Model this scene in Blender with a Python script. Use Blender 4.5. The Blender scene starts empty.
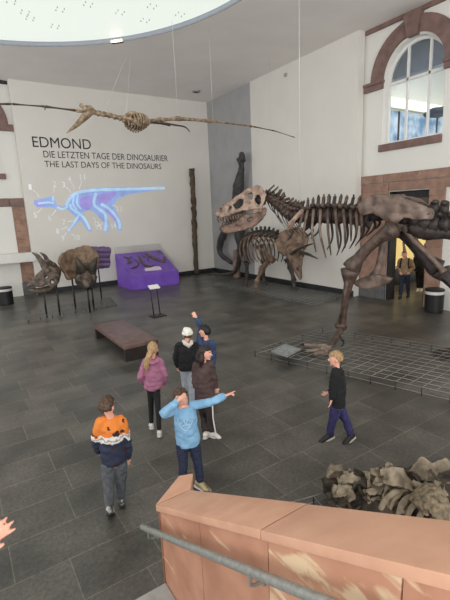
import bpy, bmesh, math, random
from mathutils import Vector, Matrix, noise
random.seed(7)
V = Vector
C = bpy.context.scene.collection
SC = bpy.context.scene
# ------------------------------------------------------------------ camera
H = 3.5; FPX = 413.0
_x = V((880.144-225, 183.504-300, FPX)).normalized()
_d = V((309.036-225, 2236.13-300, FPX)).normalized()
_d = (_d - _x*_x.dot(_d)).normalized()
_y = _d.cross(_x)
if _y.z < 0: _y = -_y
_z = -_d
def c2w(v): return V((_x.dot(v), _y.dot(v), _z.dot(v)))
cam_d = bpy.data.cameras.new('camera'); cam = bpy.data.objects.new('camera', cam_d); C.objects.link(cam)
cam_d.sensor_fit = 'VERTICAL'; cam_d.sensor_height = 36; cam_d.lens = FPX/600*36
cam_d.clip_start = .05; cam_d.clip_end = 200
r_, u_, b_ = c2w(V((1,0,0))), c2w(V((0,-1,0))), c2w(V((0,0,-1)))
cam.matrix_world = Matrix(((r_.x,u_.x,b_.x,0),(r_.y,u_.y,b_.y,0),(r_.z,u_.z,b_.z,H),(0,0,0,1)))
SC.camera = cam
# ------------------------------------------------------------------ world, exposure
w = bpy.data.worlds.new('hall daylight'); SC.world = w; w.use_nodes = True
w.node_tree.nodes['Background'].inputs[0].default_value = (1,.985,.972,1)
w.node_tree.nodes['Background'].inputs[1].default_value = 1.7
SC.view_settings.view_transform = 'Standard'; SC.view_settings.look = 'None'
SC.view_settings.exposure = 0.12; SC.view_settings.gamma = 1; SC.view_settings.use_curve_mapping = False
SKY_E = .93
# unseen area lamp added behind the viewer to lift walls and ceiling
def area(name,loc,target,sx,sy,e,col=(1,1,1)):
    l=bpy.data.lights.new(name,'AREA'); l.shape='RECTANGLE'; l.size=sx; l.size_y=sy; l.energy=e; l.color=col
    o=bpy.data.objects.new(name,l); C.objects.link(o); o.location=loc; o.rotation_euler=(Vector(target)-Vector(loc)).to_track_quat('-Z','Y').to_euler(); return o
area('hall_fill_light',(-3,-8.5,3.5),(5,10,7.5),12,5,1500,(1,.985,.96))
# ------------------------------------------------------------------ picture-to-place helpers
def ray(px, py): return c2w(V((px-225, py-300, FPX)))
EYE = V((0,0,H))
def fl(px, py, z=0):
    r = ray(px,py); return EYE + r*((z-H)/r.z)
def onp(px, py, p0, n):
    r = ray(px,py); return EYE + r*((V(p0)-EYE).dot(n)/r.dot(n))
def onY(px, py, y): return onp(px,py,V((0,y,0)),V((0,1,0)))
def onX(px, py, x): return onp(px,py,V((x,0,0)),V((1,0,0)))
# ------------------------------------------------------------------ materials
def srgb(*c):
    return tuple((x/255/12.92 if x/255 <= .04045 else ((x/255+.055)/1.055)**2.4) for x in c)+(1,)
def mat(name, col, rough=.6, col2=None, scale=6, detail=5, metal=0, bump=0, emit=0, spec=.4, ramp=(.35,.65)):
    m = bpy.data.materials.new(name); m.use_nodes = True
    nt = m.node_tree; b = nt.nodes['Principled BSDF']
    b.inputs['Roughness'].default_value = rough; b.inputs['Metallic'].default_value = metal
    b.inputs['Specular IOR Level'].default_value = spec
    c1 = srgb(*col); b.inputs['Base Color'].default_value = c1
    tc = nt.nodes.new('ShaderNodeTexCoord')
    nz = nt.nodes.new('ShaderNodeTexNoise'); nz.inputs['Scale'].default_value = scale; nz.inputs['Detail'].default_value = detail
    nt.links.new(tc.outputs['Object'], nz.inputs['Vector'])
    r = nt.nodes.new('ShaderNodeValToRGB')
    c2 = srgb(*col2) if col2 else tuple(min(1,x*.93) for x in c1[:3])+(1,)
    r.color_ramp.elements[0].color = c2; r.color_ramp.elements[1].color = c1
    r.color_ramp.elements[0].position = ramp[0]; r.color_ramp.elements[1].position = ramp[1]
    nt.links.new(nz.outputs['Fac'], r.inputs['Fac']); nt.links.new(r.outputs['Color'], b.inputs['Base Color'])
    if bump:
        bp = nt.nodes.new('ShaderNodeBump'); bp.inputs['Strength'].default_value = bump; bp.inputs['Distance'].default_value = .02
        nt.links.new(nz.outputs['Fac'], bp.inputs['Height']); nt.links.new(bp.outputs['Normal'], b.inputs['Normal'])
    if emit:
        nt.links.new(r.outputs['Color'], b.inputs['Emission Color']); b.inputs['Emission Strength'].default_value = emit
    return m
def glass_mat(name, tint=(1,1,1,1), gl=.08):
    m = bpy.data.materials.new(name); m.use_nodes = True; nt = m.node_tree; nt.nodes.clear()
    o = nt.nodes.new('ShaderNodeOutputMaterial'); mx = nt.nodes.new('ShaderNodeMixShader'); mx.inputs[0].default_value = gl
    t = nt.nodes.new('ShaderNodeBsdfTransparent'); t.inputs[0].default_value = tint
    g = nt.nodes.new('ShaderNodeBsdfGlossy'); g.inputs['Roughness'].default_value = .05
    nt.links.new(t.outputs[0], mx.inputs[1]); nt.links.new(g.outputs[0], mx.inputs[2]); nt.links.new(mx.outputs[0], o.inputs[0])
    return m
def emis_mat(name, col, s):
    m = bpy.data.materials.new(name); m.use_nodes = True; b = m.node_tree.nodes['Principled BSDF']
    b.inputs['Base Color'].default_value = srgb(*col); b.inputs['Emission Color'].default_value = srgb(*col)
    b.inputs['Emission Strength'].default_value = s; b.inputs['Roughness'].default_value = .5
    return m
def floor_mat():
    m = mat('slate', (105,102,97), .42, (70,68,65), 1.3, 9, bump=.15, spec=.4, ramp=(.3,.72))
    nt = m.node_tree; b = nt.nodes['Principled BSDF']; tc = nt.nodes.new('ShaderNodeTexCoord')
    br = nt.nodes.new('ShaderNodeTexBrick'); br.inputs['Scale'].default_value = 1
    br.offset = .37; br.squash = .72; br.squash_frequency = 3
    br.inputs['Brick Width'].default_value = 1.15; br.inputs['Row Height'].default_value = .58
    br.inputs['Mortar Size'].default_value = .007; br.inputs['Mortar Smooth'].default_value = .3; br.inputs['Bias'].default_value = -.1
    br.inputs['Color1'].default_value = (.70,.70,.70,1); br.inputs['Color2'].default_value = (1.12,1.11,1.08,1); br.inputs['Mortar'].default_value = (1.55,1.5,1.4,1)
    nt.links.new(tc.outputs['Object'], br.inputs['Vector'])
    mx = nt.nodes.new('ShaderNodeMix'); mx.data_type = 'RGBA'; mx.blend_type = 'MULTIPLY'; mx.inputs[0].default_value = 1
    src = b.inputs['Base Color'].links[0].from_socket
    nt.links.new(src, mx.inputs[6]); nt.links.new(br.outputs['Color'], mx.inputs[7]); nt.links.new(mx.outputs[2], b.inputs['Base Color'])
    n2 = nt.nodes.new('ShaderNodeTexNoise'); n2.inputs['Scale'].default_value = 22; n2.inputs['Detail'].default_value = 10; n2.inputs['Roughness'].default_value = .72
    nt.links.new(tc.outputs['Object'], n2.inputs['Vector'])
    rr = nt.nodes.new('ShaderNodeMapRange'); rr.inputs[3].default_value = .2; rr.inputs[4].default_value = .5
    nt.links.new(n2.outputs['Fac'], rr.inputs[0]); nt.links.new(rr.outputs[0], b.inputs['Roughness'])
    m2 = nt.nodes.new('ShaderNodeMix'); m2.data_type = 'RGBA'; m2.blend_type = 'MULTIPLY'; m2.inputs[0].default_value = .75
    nt.links.new(mx.outputs[2], m2.inputs[6])
    rp = nt.nodes.new('ShaderNodeValToRGB'); rp.color_ramp.elements[0].color = (.42,.42,.42,1); rp.color_ramp.elements[1].color = (1.55,1.53,1.48,1)
    rp.color_ramp.elements[0].position = .3; rp.color_ramp.elements[1].position = .7
    nt.links.new(n2.outputs['Fac'], rp.inputs['Fac']); nt.links.new(rp.outputs['Color'], m2.inputs[7]); nt.links.new(m2.outputs[2], b.inputs['Base Color'])
    return m
def stone_mat(name, base, dark, vein, vein_pos=.66, sc=1.2):
    m = mat(name, base, .62, dark, 3.5, 8, bump=.06)
    nt = m.node_tree; b = nt.nodes['Principled BSDF']; tc = nt.nodes.new('ShaderNodeTexCoord')
    mp = nt.nodes.new('ShaderNodeMapping'); mp.inputs['Scale'].default_value = (sc*1.3, sc*1.3, sc*4.2); mp.inputs['Rotation'].default_value = (-.12,.1,.2)
    nz = nt.nodes.new('ShaderNodeTexNoise'); nz.inputs['Scale'].default_value = 1; nz.inputs['Detail'].default_value = 6
    nz.inputs['Distortion'].default_value = .6
    nt.links.new(tc.outputs['Object'], mp.inputs[0]); nt.links.new(mp.outputs[0], nz.inputs['Vector'])
    rp = nt.nodes.new('ShaderNodeValToRGB'); rp.color_ramp.elements[0].position = vein_pos-.02; rp.color_ramp.elements[1].position = vein_pos+.05
    rp.color_ramp.elements[0].color = (0,0,0,1); rp.color_ramp.elements[1].color = (1,1,1,1)
    nt.links.new(nz.outputs['Fac'], rp.inputs['Fac'])
    mx = nt.nodes.new('ShaderNodeMix'); mx.data_type = 'RGBA'
    src = b.inputs['Base Color'].links[0].from_socket
    nt.links.new(rp.outputs['Color'], mx.inputs[0]); nt.links.new(src, mx.inputs[6]); mx.inputs[7].default_value = srgb(*vein)
    nt.links.new(mx.outputs[2], b.inputs['Base Color'])
    return m
M = dict(
 floor=floor_mat(),
 wall=mat('white plaster',(220,217,211),.8,(217,214,208),1.2,3,spec=.2),
 wallw=mat('white building plaster',(222,221,216),.8,(220,219,214),1.2,3,spec=.2),
 wgrey=mat('grey painted plaster',(166,166,167),.8,(160,160,161),1.5,3,spec=.2),
 ceil=mat('ceiling plaster',(238,234,230),.85,(233,229,225),.8,3,spec=.1),
 rim=mat('rim paint',(150,155,165),.6),
 base=mat('baseboard',(46,47,49),.5,(36,37,39),4),
 plinth=mat('grey stone plinth',(98,97,98),.6,(84,83,84),5),
 sand=stone_mat('red sandstone',(158,126,110),(132,102,88),(176,148,130),.7),
 sandd=stone_mat('red sandstone dressed',(130,104,98),(110,87,82),(144,118,110),.72),
 cap=stone_mat('pink sandstone coping',(210,164,138),(196,150,125),(214,172,147),.72,.8),
 panel=stone_mat('veined sandstone panel',(196,146,120),(176,126,102),(220,186,152),.66,1.6),
 panel2=stone_mat('pale veined sandstone panel',(200,152,124),(186,136,110),(222,196,162),.56,1.6),
 steel=mat('brushed steel',(158,159,155),.42,(138,140,136),30,3,metal=.35),
 wire=mat('galvanised wire',(140,140,136),.5,(120,120,116),9,3,metal=.35),
 dark=mat('black metal',(34,33,33),.45,(26,25,25),9),
 bench=mat('dark brown leather wood',(112,88,82),.36,(90,68,64),5,5,spec=.5),
 benchs=mat('dark bench side',(44,36,34),.4,(34,28,26),5),
 purple=mat('purple panel',(128,88,196),.5,(116,76,184),3),
 purpled=mat('dull purple board',(122,98,142),.6,(96,76,116),10),
 glass=glass_mat('clear glass',(.93,.95,.94,1),.09),
 wglass=glass_mat('window glass',(.92,.95,.97,1),.06),
 hood=glass_mat('acrylic hood',(.985,.985,.985,1),.045),
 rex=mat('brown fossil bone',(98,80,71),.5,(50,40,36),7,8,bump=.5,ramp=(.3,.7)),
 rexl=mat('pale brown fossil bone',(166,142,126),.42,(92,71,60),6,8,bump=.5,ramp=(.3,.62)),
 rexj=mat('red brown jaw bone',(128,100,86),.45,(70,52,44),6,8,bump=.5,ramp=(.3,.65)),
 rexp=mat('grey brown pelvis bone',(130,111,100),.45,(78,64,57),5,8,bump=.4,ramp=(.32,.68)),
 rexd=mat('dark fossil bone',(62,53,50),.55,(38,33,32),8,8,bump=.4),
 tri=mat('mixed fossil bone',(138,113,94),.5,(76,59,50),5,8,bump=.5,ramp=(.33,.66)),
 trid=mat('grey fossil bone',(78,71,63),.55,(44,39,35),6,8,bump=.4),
 ptero=mat('tan fossil bone',(168,146,120),.55,(96,78,60),9,6,bump=.3),
 pterod=mat('dark slender bone',(88,72,58),.55,(58,46,38),9,6),
 skl=mat('grey brown skull bone',(112,98,86),.6,(62,53,48),8,8,bump=.5),
 skr=mat('tan skull bone',(142,116,94),.6,(92,76,64),5,8,bump=.4),
 rag=mat('tan fossil crust',(146,134,115),.75,(100,90,76),9,9,bump=.6,ramp=(.32,.6)),
 ragd=mat('dark fossil crust',(76,68,57),.85,(38,34,29),9,9,bump=.7),
 log=mat('petrified trunk',(96,82,62),.8,(58,48,38),8,9,bump=.9),
 limb=mat('dark fossil limb',(70,68,68),.7,(50,48,49),5,8,bump=.4),
 limbp=mat('pinkish fossil bone',(140,116,106),.7,(112,92,84),5,8,bump=.3),
 skin=mat('skin',(226,172,150),.5,(218,160,138),20,3),
 skin2=mat('skin warm',(222,172,146),.5,(210,156,130),20,3),
 white=mat('white paint',(226,224,220),.5,(220,218,214),4),
 binw=mat('white bin rim',(206,206,202),.5),
 black=mat('black plastic',(26,27,29),.5,(20,21,23),6),
 letter=mat('black lettering',(40,40,42),.6),
 tooth=mat('tooth enamel',(120,100,84),.35,(78,62,50),20,4),
)
# ------------------------------------------------------------------ mesh helpers
def lerp(a,b,t): return a+(b-a)*t
def tube(bm, pts, rad, seg=8, lat=None, lat_r=None):
    """sweep; rad list; with lat (lateral vector) and lat_r an ellipse (lat_r along lat, rad the other way)"""
    pts = [V(p) for p in pts]; n = len(pts)
    if not hasattr(rad,'__len__'): rad = [rad]*n
    rings = []; ref = None
    for i,p in enumerate(pts):
        t = (pts[min(i+1,n-1)]-pts[max(i-1,0)])
        t = t.normalized() if t.length > 1e-9 else V((0,0,1))
        if lat is not None: a = lat - t*lat.dot(t)
        elif ref is None: a = t.orthogonal()
        else: a = ref - t*ref.dot(t)
        if a.length < 1e-6: a = t.orthogonal()
        a.normalize(); ref = a; b = t.cross(a)
        ra = lat_r[i] if lat_r is not None else rad[i]
        rings.append([bm.verts.new(p + a*(ra*math.cos(2*math.pi*k/seg)) + b*(rad[i]*math.sin(2*math.pi*k/seg))) for k in range(seg)])
    for i in range(n-1):
        for k in range(seg):
            bm.faces.new((rings[i][k],rings[i][(k+1)%seg],rings[i+1][(k+1)%seg],rings[i+1][k]))
    bm.faces.new(rings[0][::-1]); bm.faces.new(rings[-1])
def smooth_path(pts, n=4):
    pts = [V(p) for p in pts]; out = []
    for i in range(len(pts)-1):
        p0,p1,p2,p3 = pts[max(i-1,0)],pts[i],pts[i+1],pts[min(i+2,len(pts)-1)]
        for k in range(n):
            t = k/n
            out.append(.5*((2*p1)+(p2-p0)*t+(2*p0-5*p1+4*p2-p3)*t*t+(3*p1-p0-3*p2+p3)*t**3))
    out.append(pts[-1]); return out
def stube(bm, pts, rad, n=4, seg=8):
    P = smooth_path(pts,n); R = []
    if not hasattr(rad,'__len__'): rad = [rad]*len(pts)
    for i in range(len(pts)-1):
        for k in range(n): R.append(rad[i]+(rad[i+1]-rad[i])*k/n)
    R.append(rad[-1]); tube(bm,P,R,seg)
def bone(bm, a, b, r, k1=1.7, k2=1.6, seg=10, bend=None):
    a=V(a); b=V(b); L=b-a; m=bend or V((0,0,0))
    ts=[0,.04,.12,.25,.5,.75,.88,.96,1]; rs=[.5*k1,k1,k1*.85,1.08,.92,1.05,k2*.85,k2,.5*k2]
    tube(bm,[a+L*t+m*(4*t*(1-t)) for t in ts],[r*x for x in rs],seg)
def ell(bm, c, r, rot=None, u=12, v=8):
    mtx = Matrix.Translation(V(c)) @ (rot.to_4x4() if rot else Matrix.Identity(4)) @ Matrix.Diagonal((r[0],r[1],r[2],1))
    bmesh.ops.create_uvsphere(bm,u_segments=u,v_segments=v,radius=1,matrix=mtx)
def box(bm, a, b):
    vs=[bm.verts.new((x,y,z)) for x in (a[0],b[0]) for y in (a[1],b[1]) for z in (a[2],b[2])]
    for f in ((0,1,3,2),(4,6,7,5),(0,4,5,1),(2,3,7,6),(0,2,6,4),(1,5,7,3)): bm.faces.new([vs[i] for i in f])
def hexa(bm, bot, top):
    n=len(bot); a=[bm.verts.new(V(p)) for p in bot]; b=[bm.verts.new(V(p)) for p in top]
    bm.faces.new(a[::-1]); bm.faces.new(b)
    for i in range(n): bm.faces.new((a[i],a[(i+1)%n],b[(i+1)%n],b[i]))
def prism(bm, poly, off): hexa(bm, poly, [V(p)+V(off) for p in poly])
def inside(x,y,poly):
    r=False; j=len(poly)-1
    for i in range(len(poly)):
        xi,yi=poly[i]; xj,yj=poly[j]
        if (yi>y)!=(yj>y) and x<(xj-xi)*(y-yi)/(yj-yi)+xi: r=not r
        j=i
    return r
def sheet(bm0, outline, holes, n, fn, thick, sm=3):
    """2-D outline with holes, gridded, mapped into the place by fn, given thickness"""
    bm = bmesh.new()
    xs=[p[0] for p in outline]; ys=[p[1] for p in outline]
    x0,x1,y0,y1=min(xs),max(xs),min(ys),max(ys); st=max(x1-x0,y1-y0)/n
    nx=int((x1-x0)/st)+1; ny=int((y1-y0)/st)+1; vs={}
    def gv(i,j):
        if (i,j) not in vs: vs[(i,j)]=bm.verts.new((x0+i*st,y0+j*st,0))
        return vs[(i,j)]
    for i in range(nx):
        for j in range(ny):
            cx,cy=x0+(i+.5)*st,y0+(j+.5)*st
            if inside(cx,cy,outline) and not any(inside(cx,cy,h) for h in holes):
                bm.faces.new((gv(i,j),gv(i+1,j),gv(i+1,j+1),gv(i,j+1)))
    for _ in range(sm):
        new={}
        for v in bm.verts:
            be=[e for e in v.link_edges if e.is_boundary]
            if len(be)==2: new[v]=(v.co*2+be[0].other_vert(v).co+be[1].other_vert(v).co)/4
        for v,c in new.items(): v.co=c
    for v in bm.verts: v.co=fn(v.co.x,v.co.y)
    bmesh.ops.recalc_face_normals(bm,faces=bm.faces[:])
    bmesh.ops.solidify(bm,geom=bm.faces[:],thickness=thick)
    me=bpy.data.meshes.new('tmp'); bm.to_mesh(me); bm.free(); bm0.from_mesh(me); bpy.data.meshes.remove(me)
def rough(bm, amp, sc=5.0):
    bm.normal_update()
    for v in bm.verts:
        v.co += v.normal*(noise.noise(v.co*sc)*amp)
BASE = {}
def finish(o, label, cat, group=None, kind=None):
    if label: o['label']=label
    if cat: o['category']=cat
    if group: o['group']=group
    if kind: o['kind']=kind
    return o
def thing(name, label, cat, loc, group=None):
    o=bpy.data.objects.new(name,None); C.objects.link(o); o.location=V(loc); o.empty_display_size=.1
    BASE[o]=V(loc); return finish(o,label,cat,group)
def obj(name, bm, m, parent=None, smooth=True, label=None, keep=False):
    if isinstance(bm,bpy.types.Mesh): me=bm
    else:
        bmesh.ops.recalc_face_normals(bm,faces=bm.faces[:])
        me=bpy.data.meshes.new(name); bm.to_mesh(me); bm.free()
    me.materials.clear(); me.materials.append(m)
    if parent is not None: base=BASE[parent]
    elif keep: base=V((0,0,0))
    else:
        lo=V((min(v.co.x for v in me.vertices),min(v.co.y for v in me.vertices),min(v.co.z for v in me.vertices)))
        hi=V((max(v.co.x for v in me.vertices),max(v.co.y for v in me.vertices),0)); base=V(((lo.x+hi.x)/2,(lo.y+hi.y)/2,lo.z))
    me.transform(Matrix.Translation(-base))
    if smooth:
        for p in me.polygons: p.use_smooth=True
        if smooth=='auto': me.set_sharp_from_angle(angle=.6)
    o=bpy.data.objects.new(name,me); C.objects.link(o); BASE[o]=base
    if parent is not None: o.parent=parent
    else: o.location=base
    if label: o['label']=label
    return o
def struct(name, bm, m, parent=None, smooth=False):
    o=obj(name,bm,m,parent,smooth,keep=(parent is None))
    if parent is None: o['kind']='structure'
    return o
def nb(): return bmesh.new()
def bx(a,b):
    bm=nb(); box(bm,a,b); return bm
def bevel(bm, w, seg=2):
    bmesh.ops.bevel(bm,geom=bm.edges[:],offset=w,segments=seg,affect='EDGES',profile=.6); return bm
# ================================================================== THE SETTING
BY=21.2; RX=12.9; RX2=13.3; BY2=21.6; CZ=9.5
bm=nb(); vs=[bm.verts.new(p) for p in ((-9,-9,0),(19,-9,0),(19,23,0),(-9,23,0))]; bm.faces.new(vs)
struct('floor',bm,M['floor'])
# ceiling with the round skylight opening
SCX,SCY,SR=0.55,10.1,7.55
bm=nb(); N=96
inner=[]; outer=[]
X0,X1,Y0,Y1=-9,13.8,-9,23
for k in range(N):
    a=2*math.pi*k/N; c,s=math.cos(a),math.sin(a)
    inner.append(bm.verts.new((SCX+SR*c,SCY+SR*s,CZ)))
    t=min((X1-SCX)/c if c>1e-6 else (X0-SCX)/c if c<-1e-6 else 1e9,(Y1-SCY)/s if s>1e-6 else (Y0-SCY)/s if s<-1e-6 else 1e9)
    outer.append(bm.verts.new((SCX+t*c,SCY+t*s,CZ)))
for k in range(N): bm.faces.new((inner[k],outer[k],outer[(k+1)%N],inner[(k+1)%N]))
struct('ceiling',bm,M['ceil'])
# back wall panel (stands in front of the old building wall) and grey / white wall on the right
struct('wall_back',bx((2.97,BY,0),(RX+.4,BY+.3,CZ)),M['wall'])
struct('wall_right',bx((RX,10.72,0),(RX+.3,17.14,CZ)),M['wall'])
struct('wall_right_grey',bx((RX+.012,17.14,0),(RX+.3,BY,CZ)),M['wgrey'])
# old building wall behind the back panel, with an opening closed by a white board
bm=nb()
box(bm,(-9,BY2,4.5),(1.2,BY2+.3,CZ)); box(bm,(1.2,BY2,4.5),(2.2,BY2+.3,5.5)); box(bm,(2.2,BY2,4.5),(RX+.4,BY2+.3,CZ)); box(bm,(-9,BY2+.05,0),(RX+.4,BY2+.3,4.5))
box(bm,(1.2,BY2+.0,8.6),(2.2,BY2+.3,CZ))
struct('wall_rear',bm,M['wallw'])
# right building wall with door and arched window openings
DY0,DY1=8.02,9.55; WY0,WY1,WZ0,WZ1=7.75,9.95,5.6,7.65; WC=(WY0+WY1)/2; WR=(WY1-WY0)/2
bm=nb(); x0,x1=RX2,RX2+.4
box(bm,(x0,10.0,0),(x1,10.9,CZ)); box(bm,(x0,-9,0),(x1,7.5,CZ))
box(bm,(x0,DY1,0),(x1,10.0,WZ0)); box(bm,(x0,7.5,0),(x1,DY0,WZ0)); box(bm,(x0,DY0,3.95),(x1,DY1,WZ0))
box(bm,(x0,WY1,WZ0),(x1,10.0,CZ)); box(bm,(x0,7.5,WZ0),(x1,WY0,CZ))
K=24
for k in range(K):
    a0,a1=math.pi*k/K,math.pi*(k+1)/K
    p=[(WC+WR*math.cos(a),WZ1+WR*math.sin(a)) for a in (a0,a1)]
    q=[(p[0][0],CZ),(p[1][0],CZ)]
    poly=[V((x0,p[0][0],p[0][1])),V((x0,q[0][0],CZ)),V((x0,q[1][0],CZ)),V((x0,p[1][0],p[1][1]))]
    prism(bm,poly,(x1-x0,0,0))
struct('wall_right_building',bm,M['wallw'])
struct('baseboard_back',bx((2.97,BY-.05,0),(RX,BY,.24)),M['base'])
struct('baseboard_right',bx((RX-.05,10.72,0),(RX,BY-.05,.24)),M['base'])
# sandstone dressings
tn=[0]
def trim(bm,m='sandd',smooth=False):
    tn[0]+=1; return struct('trim_%d'%tn[0],bevel(bm,.012,1) if not smooth else bm,M[m],None,smooth)
def pilaster(x0,x1,y0,y1,z0,z1,hs,m='sand'):
    bm=nb(); z=z0
    while z<z1-.05:
        h=min(hs*random.uniform(.9,1.1),z1-z); box(bm,(x0,y0,z+.008),(x1,y1,z+h-.008)); z+=h
    box(bm,(x0+.01,y0+.01,z0),(x1-.01,y1-.01,z1))
    return trim(bm,m)
pilaster(RX2-.07,RX2,DY1,10.72,.62,4.0,.42)
pilaster(RX2-.07,RX2,7.48,DY0,.0,4.0,.42)
bm=nb(); box(bm,(RX2-.1,DY1,0),(RX2,10.72,.62)); trim(bm,'plinth')
bm=nb(); box(bm,(RX2-.08,9.55,3.98),(RX2,10.72,4.26)); box(bm,(RX2-.08,7.0,3.98),(RX2,9.53,4.26)); trim(bm,'sand')
bm=nb(); box(bm,(RX2-.12,9.74,4.28),(RX2,10.72,4.57)); box(bm,(RX2-.12,6.6,4.28),(RX2,9.72,4.57)); trim(bm,'sand')
bm=nb(); box(bm,(RX2-.1,WY0-.02,5.36),(RX2+.05,WY1+.08,5.6)); trim(bm)
# imposts, arch ring, keystone, cornice
bm=nb(); box(bm,(RX2-.12,WY1-.02,7.46),(RX2,10.72,7.64)); box(bm,(RX2-.16,WY1-.05,7.64),(RX2,10.72,7.74)); trim(bm)
bm=nb(); box(bm,(RX2-.12,6.95,7.46),(RX2,WY0+.02,7.64)); box(bm,(RX2-.16,6.95,7.64),(RX2,WY0+.05,7.74)); trim(bm)
bm=nb(); RO=1.58
for k in range(K):
    a0,a1=math.pi*k/K,math.pi*(k+1)/K
    poly=[V((RX2-.1,WC+r*math.cos(a),WZ1+.07+r*math.sin(a))) for r,a in ((WR,a0),(RO,a0),(RO,a1),(WR,a1))]
    prism(bm,poly,(.1,0,0))
bmesh.ops.remove_doubles(bm,verts=bm.verts[:],dist=1e-4)
tn[0]+=1; struct('trim_%d'%tn[0],bm,M['sandd'])
bm=nb(); hexa(bm,[V((RX2-.2,WC+a,8.72)) for a in (-.17,.17)]+[V((RX2,WC+a,8.72)) for a in (.17,-.17)],[V((RX2-.24,WC+a,9.36)) for a in (-.3,.3)]+[V((RX2,WC+a,9.36)) for a in (.3,-.3)]); trim(bm)
bm=nb(); box(bm,(RX2-.1,-9,9.36),(RX2,10.72,9.499)); trim(bm)
# left part of the rear wall: pilaster, lintel, arch start, sill, board
pilaster(2.44,2.97,BY2-.07,BY2,0.62,4.14,.4)
bm=nb(); box(bm,(2.4,BY2-.1,0),(2.97,BY2,.62)); trim(bm,'plinth')
bm=nb(); box(bm,(-1,BY2-.1,4.16),(2.36,BY2,4.52)); box(bm,(2.38,BY2-.1,4.16),(2.97,BY2,4.52)); trim(bm,'sandd')
bm=nb(); box(bm,(2.2,BY2-.12,7.42),(2.97,BY2,7.7)); trim(bm)
bm=nb(); box(bm,(.4,BY2-.1,5.36),(2.38,BY2,5.6)); trim(bm)
bm=nb()
for k in range(K):
    a0,a1=math.pi*k/K,math.pi*(k+1)/K
    prism(bm,[V((1.2+r*math.cos(a),BY2-.1,7.7+r*math.sin(a))) for r,a in ((1.1,a0),(1.58,a0),(1.58,a1),(1.1,a1))],(0,.1,0))
tn[0]+=1; struct('trim_%d'%tn[0],bm,M['sandd'])
bm=nb(); box(bm,(-1,BY2-.1,9.36),(2.97,BY2,9.499)); trim(bm,'base')
# rear arched window, just inside the frame's left edge
fr=nb(); box(fr,(.15,BY2-.03,5.6),(2.26,BY2-.01,7.7)); o=struct('window_2',fr,M['white'])
bm=nb(); box(bm,(.25,BY2-.045,5.68),(2.16,BY2-.032,7.6)); struct('glass',bm,mat('dim pane',(120,130,128),.2),o)
struct('board_panel_left',bx((.0,BY2-.035,0),(2.43,BY2,4.15)),M['wallw'])['kind']='structure'
# window_1 : arched window, white frame, glazing bars, panes
def arcpts(r,n=24): return [(WC+r*math.cos(math.pi*k/n),WZ1+r*math.sin(math.pi*k/n)) for k in range(n+1)]
xg=RX2+.28
fr=nb(); fw=.09
A=[(WY1,WZ0)]+[ (y,z) for y,z in arcpts(WR)][::1]+[(WY0,WZ0)]
A=[(WY0,WZ0)]+arcpts(WR)[::-1]+[(WY1,WZ0)]
B=[(WY0+fw,WZ0+fw)]+arcpts(WR-fw)[::-1]+[(WY1-fw,WZ0+fw)]
n=len(A)
for i in range(n):
    j=(i+1)%n
    prism(fr,[V((xg-.04,*A[i])),V((xg-.04,*A[j])),V((xg-.04,*B[j])),V((xg-.04,*B[i]))],(.08,0,0))
for yy in (9.2,8.42):
    zt=WZ1+math.sqrt(max(.01,WR**2-(yy-WC)**2)); box(fr,(xg-.045,yy-.035,WZ0),(xg+.035,yy+.035,zt))
box(fr,(xg-.045,WY0,WZ1-.1),(xg+.035,WY1,WZ1-.01))
win=struct('window_1',fr,M['white'])
bm=nb(); prism(bm,[V((xg-.005,y,z)) for y,z in B],(.01,0,0)); struct('window_pane',bm,M['wglass'],win)
# room seen through the window (upper gallery) and through the door (lower gallery)
UR=22; GY=11.6
bm=nb(); box(bm,(RX2+.4,3.5,4.4),(UR,GY,4.6)); struct('floor_gallery',bm,M['wallw'])
bm=nb(); box(bm,(UR,3.5,0),(UR+.2,GY+.2,CZ)); box(bm,(RX2+.4,3.3,0),(UR,3.5,CZ)); struct('wall_gallery',bm,M['wallw'])
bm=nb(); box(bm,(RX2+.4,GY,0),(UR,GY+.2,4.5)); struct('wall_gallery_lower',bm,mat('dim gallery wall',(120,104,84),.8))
bm=nb(); box(bm,(RX2+.4,GY,4.6),(UR,GY+.2,7.35)); struct('wall_gallery_blue',bm,mat('pale blue mural wall',(206,222,238),.7,(96,134,176),1.6,7,ramp=(.36,.58)))
bm=nb(); box(bm,(RX2+.4,GY,7.35),(UR,GY+.2,CZ)); struct('wall_gallery_upper',bm,M['wallw'])
bm=nb(); box(bm,(RX2+.4,3.5,CZ),(UR+.2,GY+.2,CZ+.2)); struct('ceiling_gallery',bm,M['wallw'])
bm=nb(); box(bm,(14.5,3.5,8.03),(14.8,GY,9.15)); tn[0]=90; struct('trim_90',bm,mat('grey bulkhead',(150,155,166),.7))
g=thing('cove_light','bright cream strip light seen through the arched window','lamp',(18,11.4,7.45))
bm=nb(); box(bm,(14.9,11.22,7.46),(UR-.1,11.5,7.72)); obj('tube_light',bm,emis_mat('cream strip glow',(255,246,208),1.6),g,False)
bm=nb(); box(bm,(14.9,11.5,7.42),(UR-.1,11.58,7.76)); obj('mount',bm,M['white'],g,False)
g=thing('gallery_lamp_post','dark slender lamp post in the upper gallery behind the arched window','lamp post',(15.1,10.4,4.6))
bm=nb(); tube(bm,[(15.1,10.55,4.6),(15.1,10.55,7.0)],.04,8); obj('pole',bm,M['dark'],g)
g=thing('gallery_sculpture','dark rounded exhibit in the upper gallery behind the arched window','exhibit',(15.6,9.3,4.6))
bm=nb(); tube(bm,[(15.6,9.3,4.6),(15.6,9.3,6.7)],.03,8); obj('stand',bm,M['dark'],g)
bm=nb(); ell(bm,(15.6,9.3,6.75),(.35,.5,.16)); rough(bm,.1,3); obj('exhibit_body',bm,mat('dark blue exhibit',(56,66,84),.5),g)
area('gallery_fill_light',(17,7.5,9.3),(17,8.5,5),5,5,420,(.96,.98,1))  # added fill without a fixture, brightens the upper gallery
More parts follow.
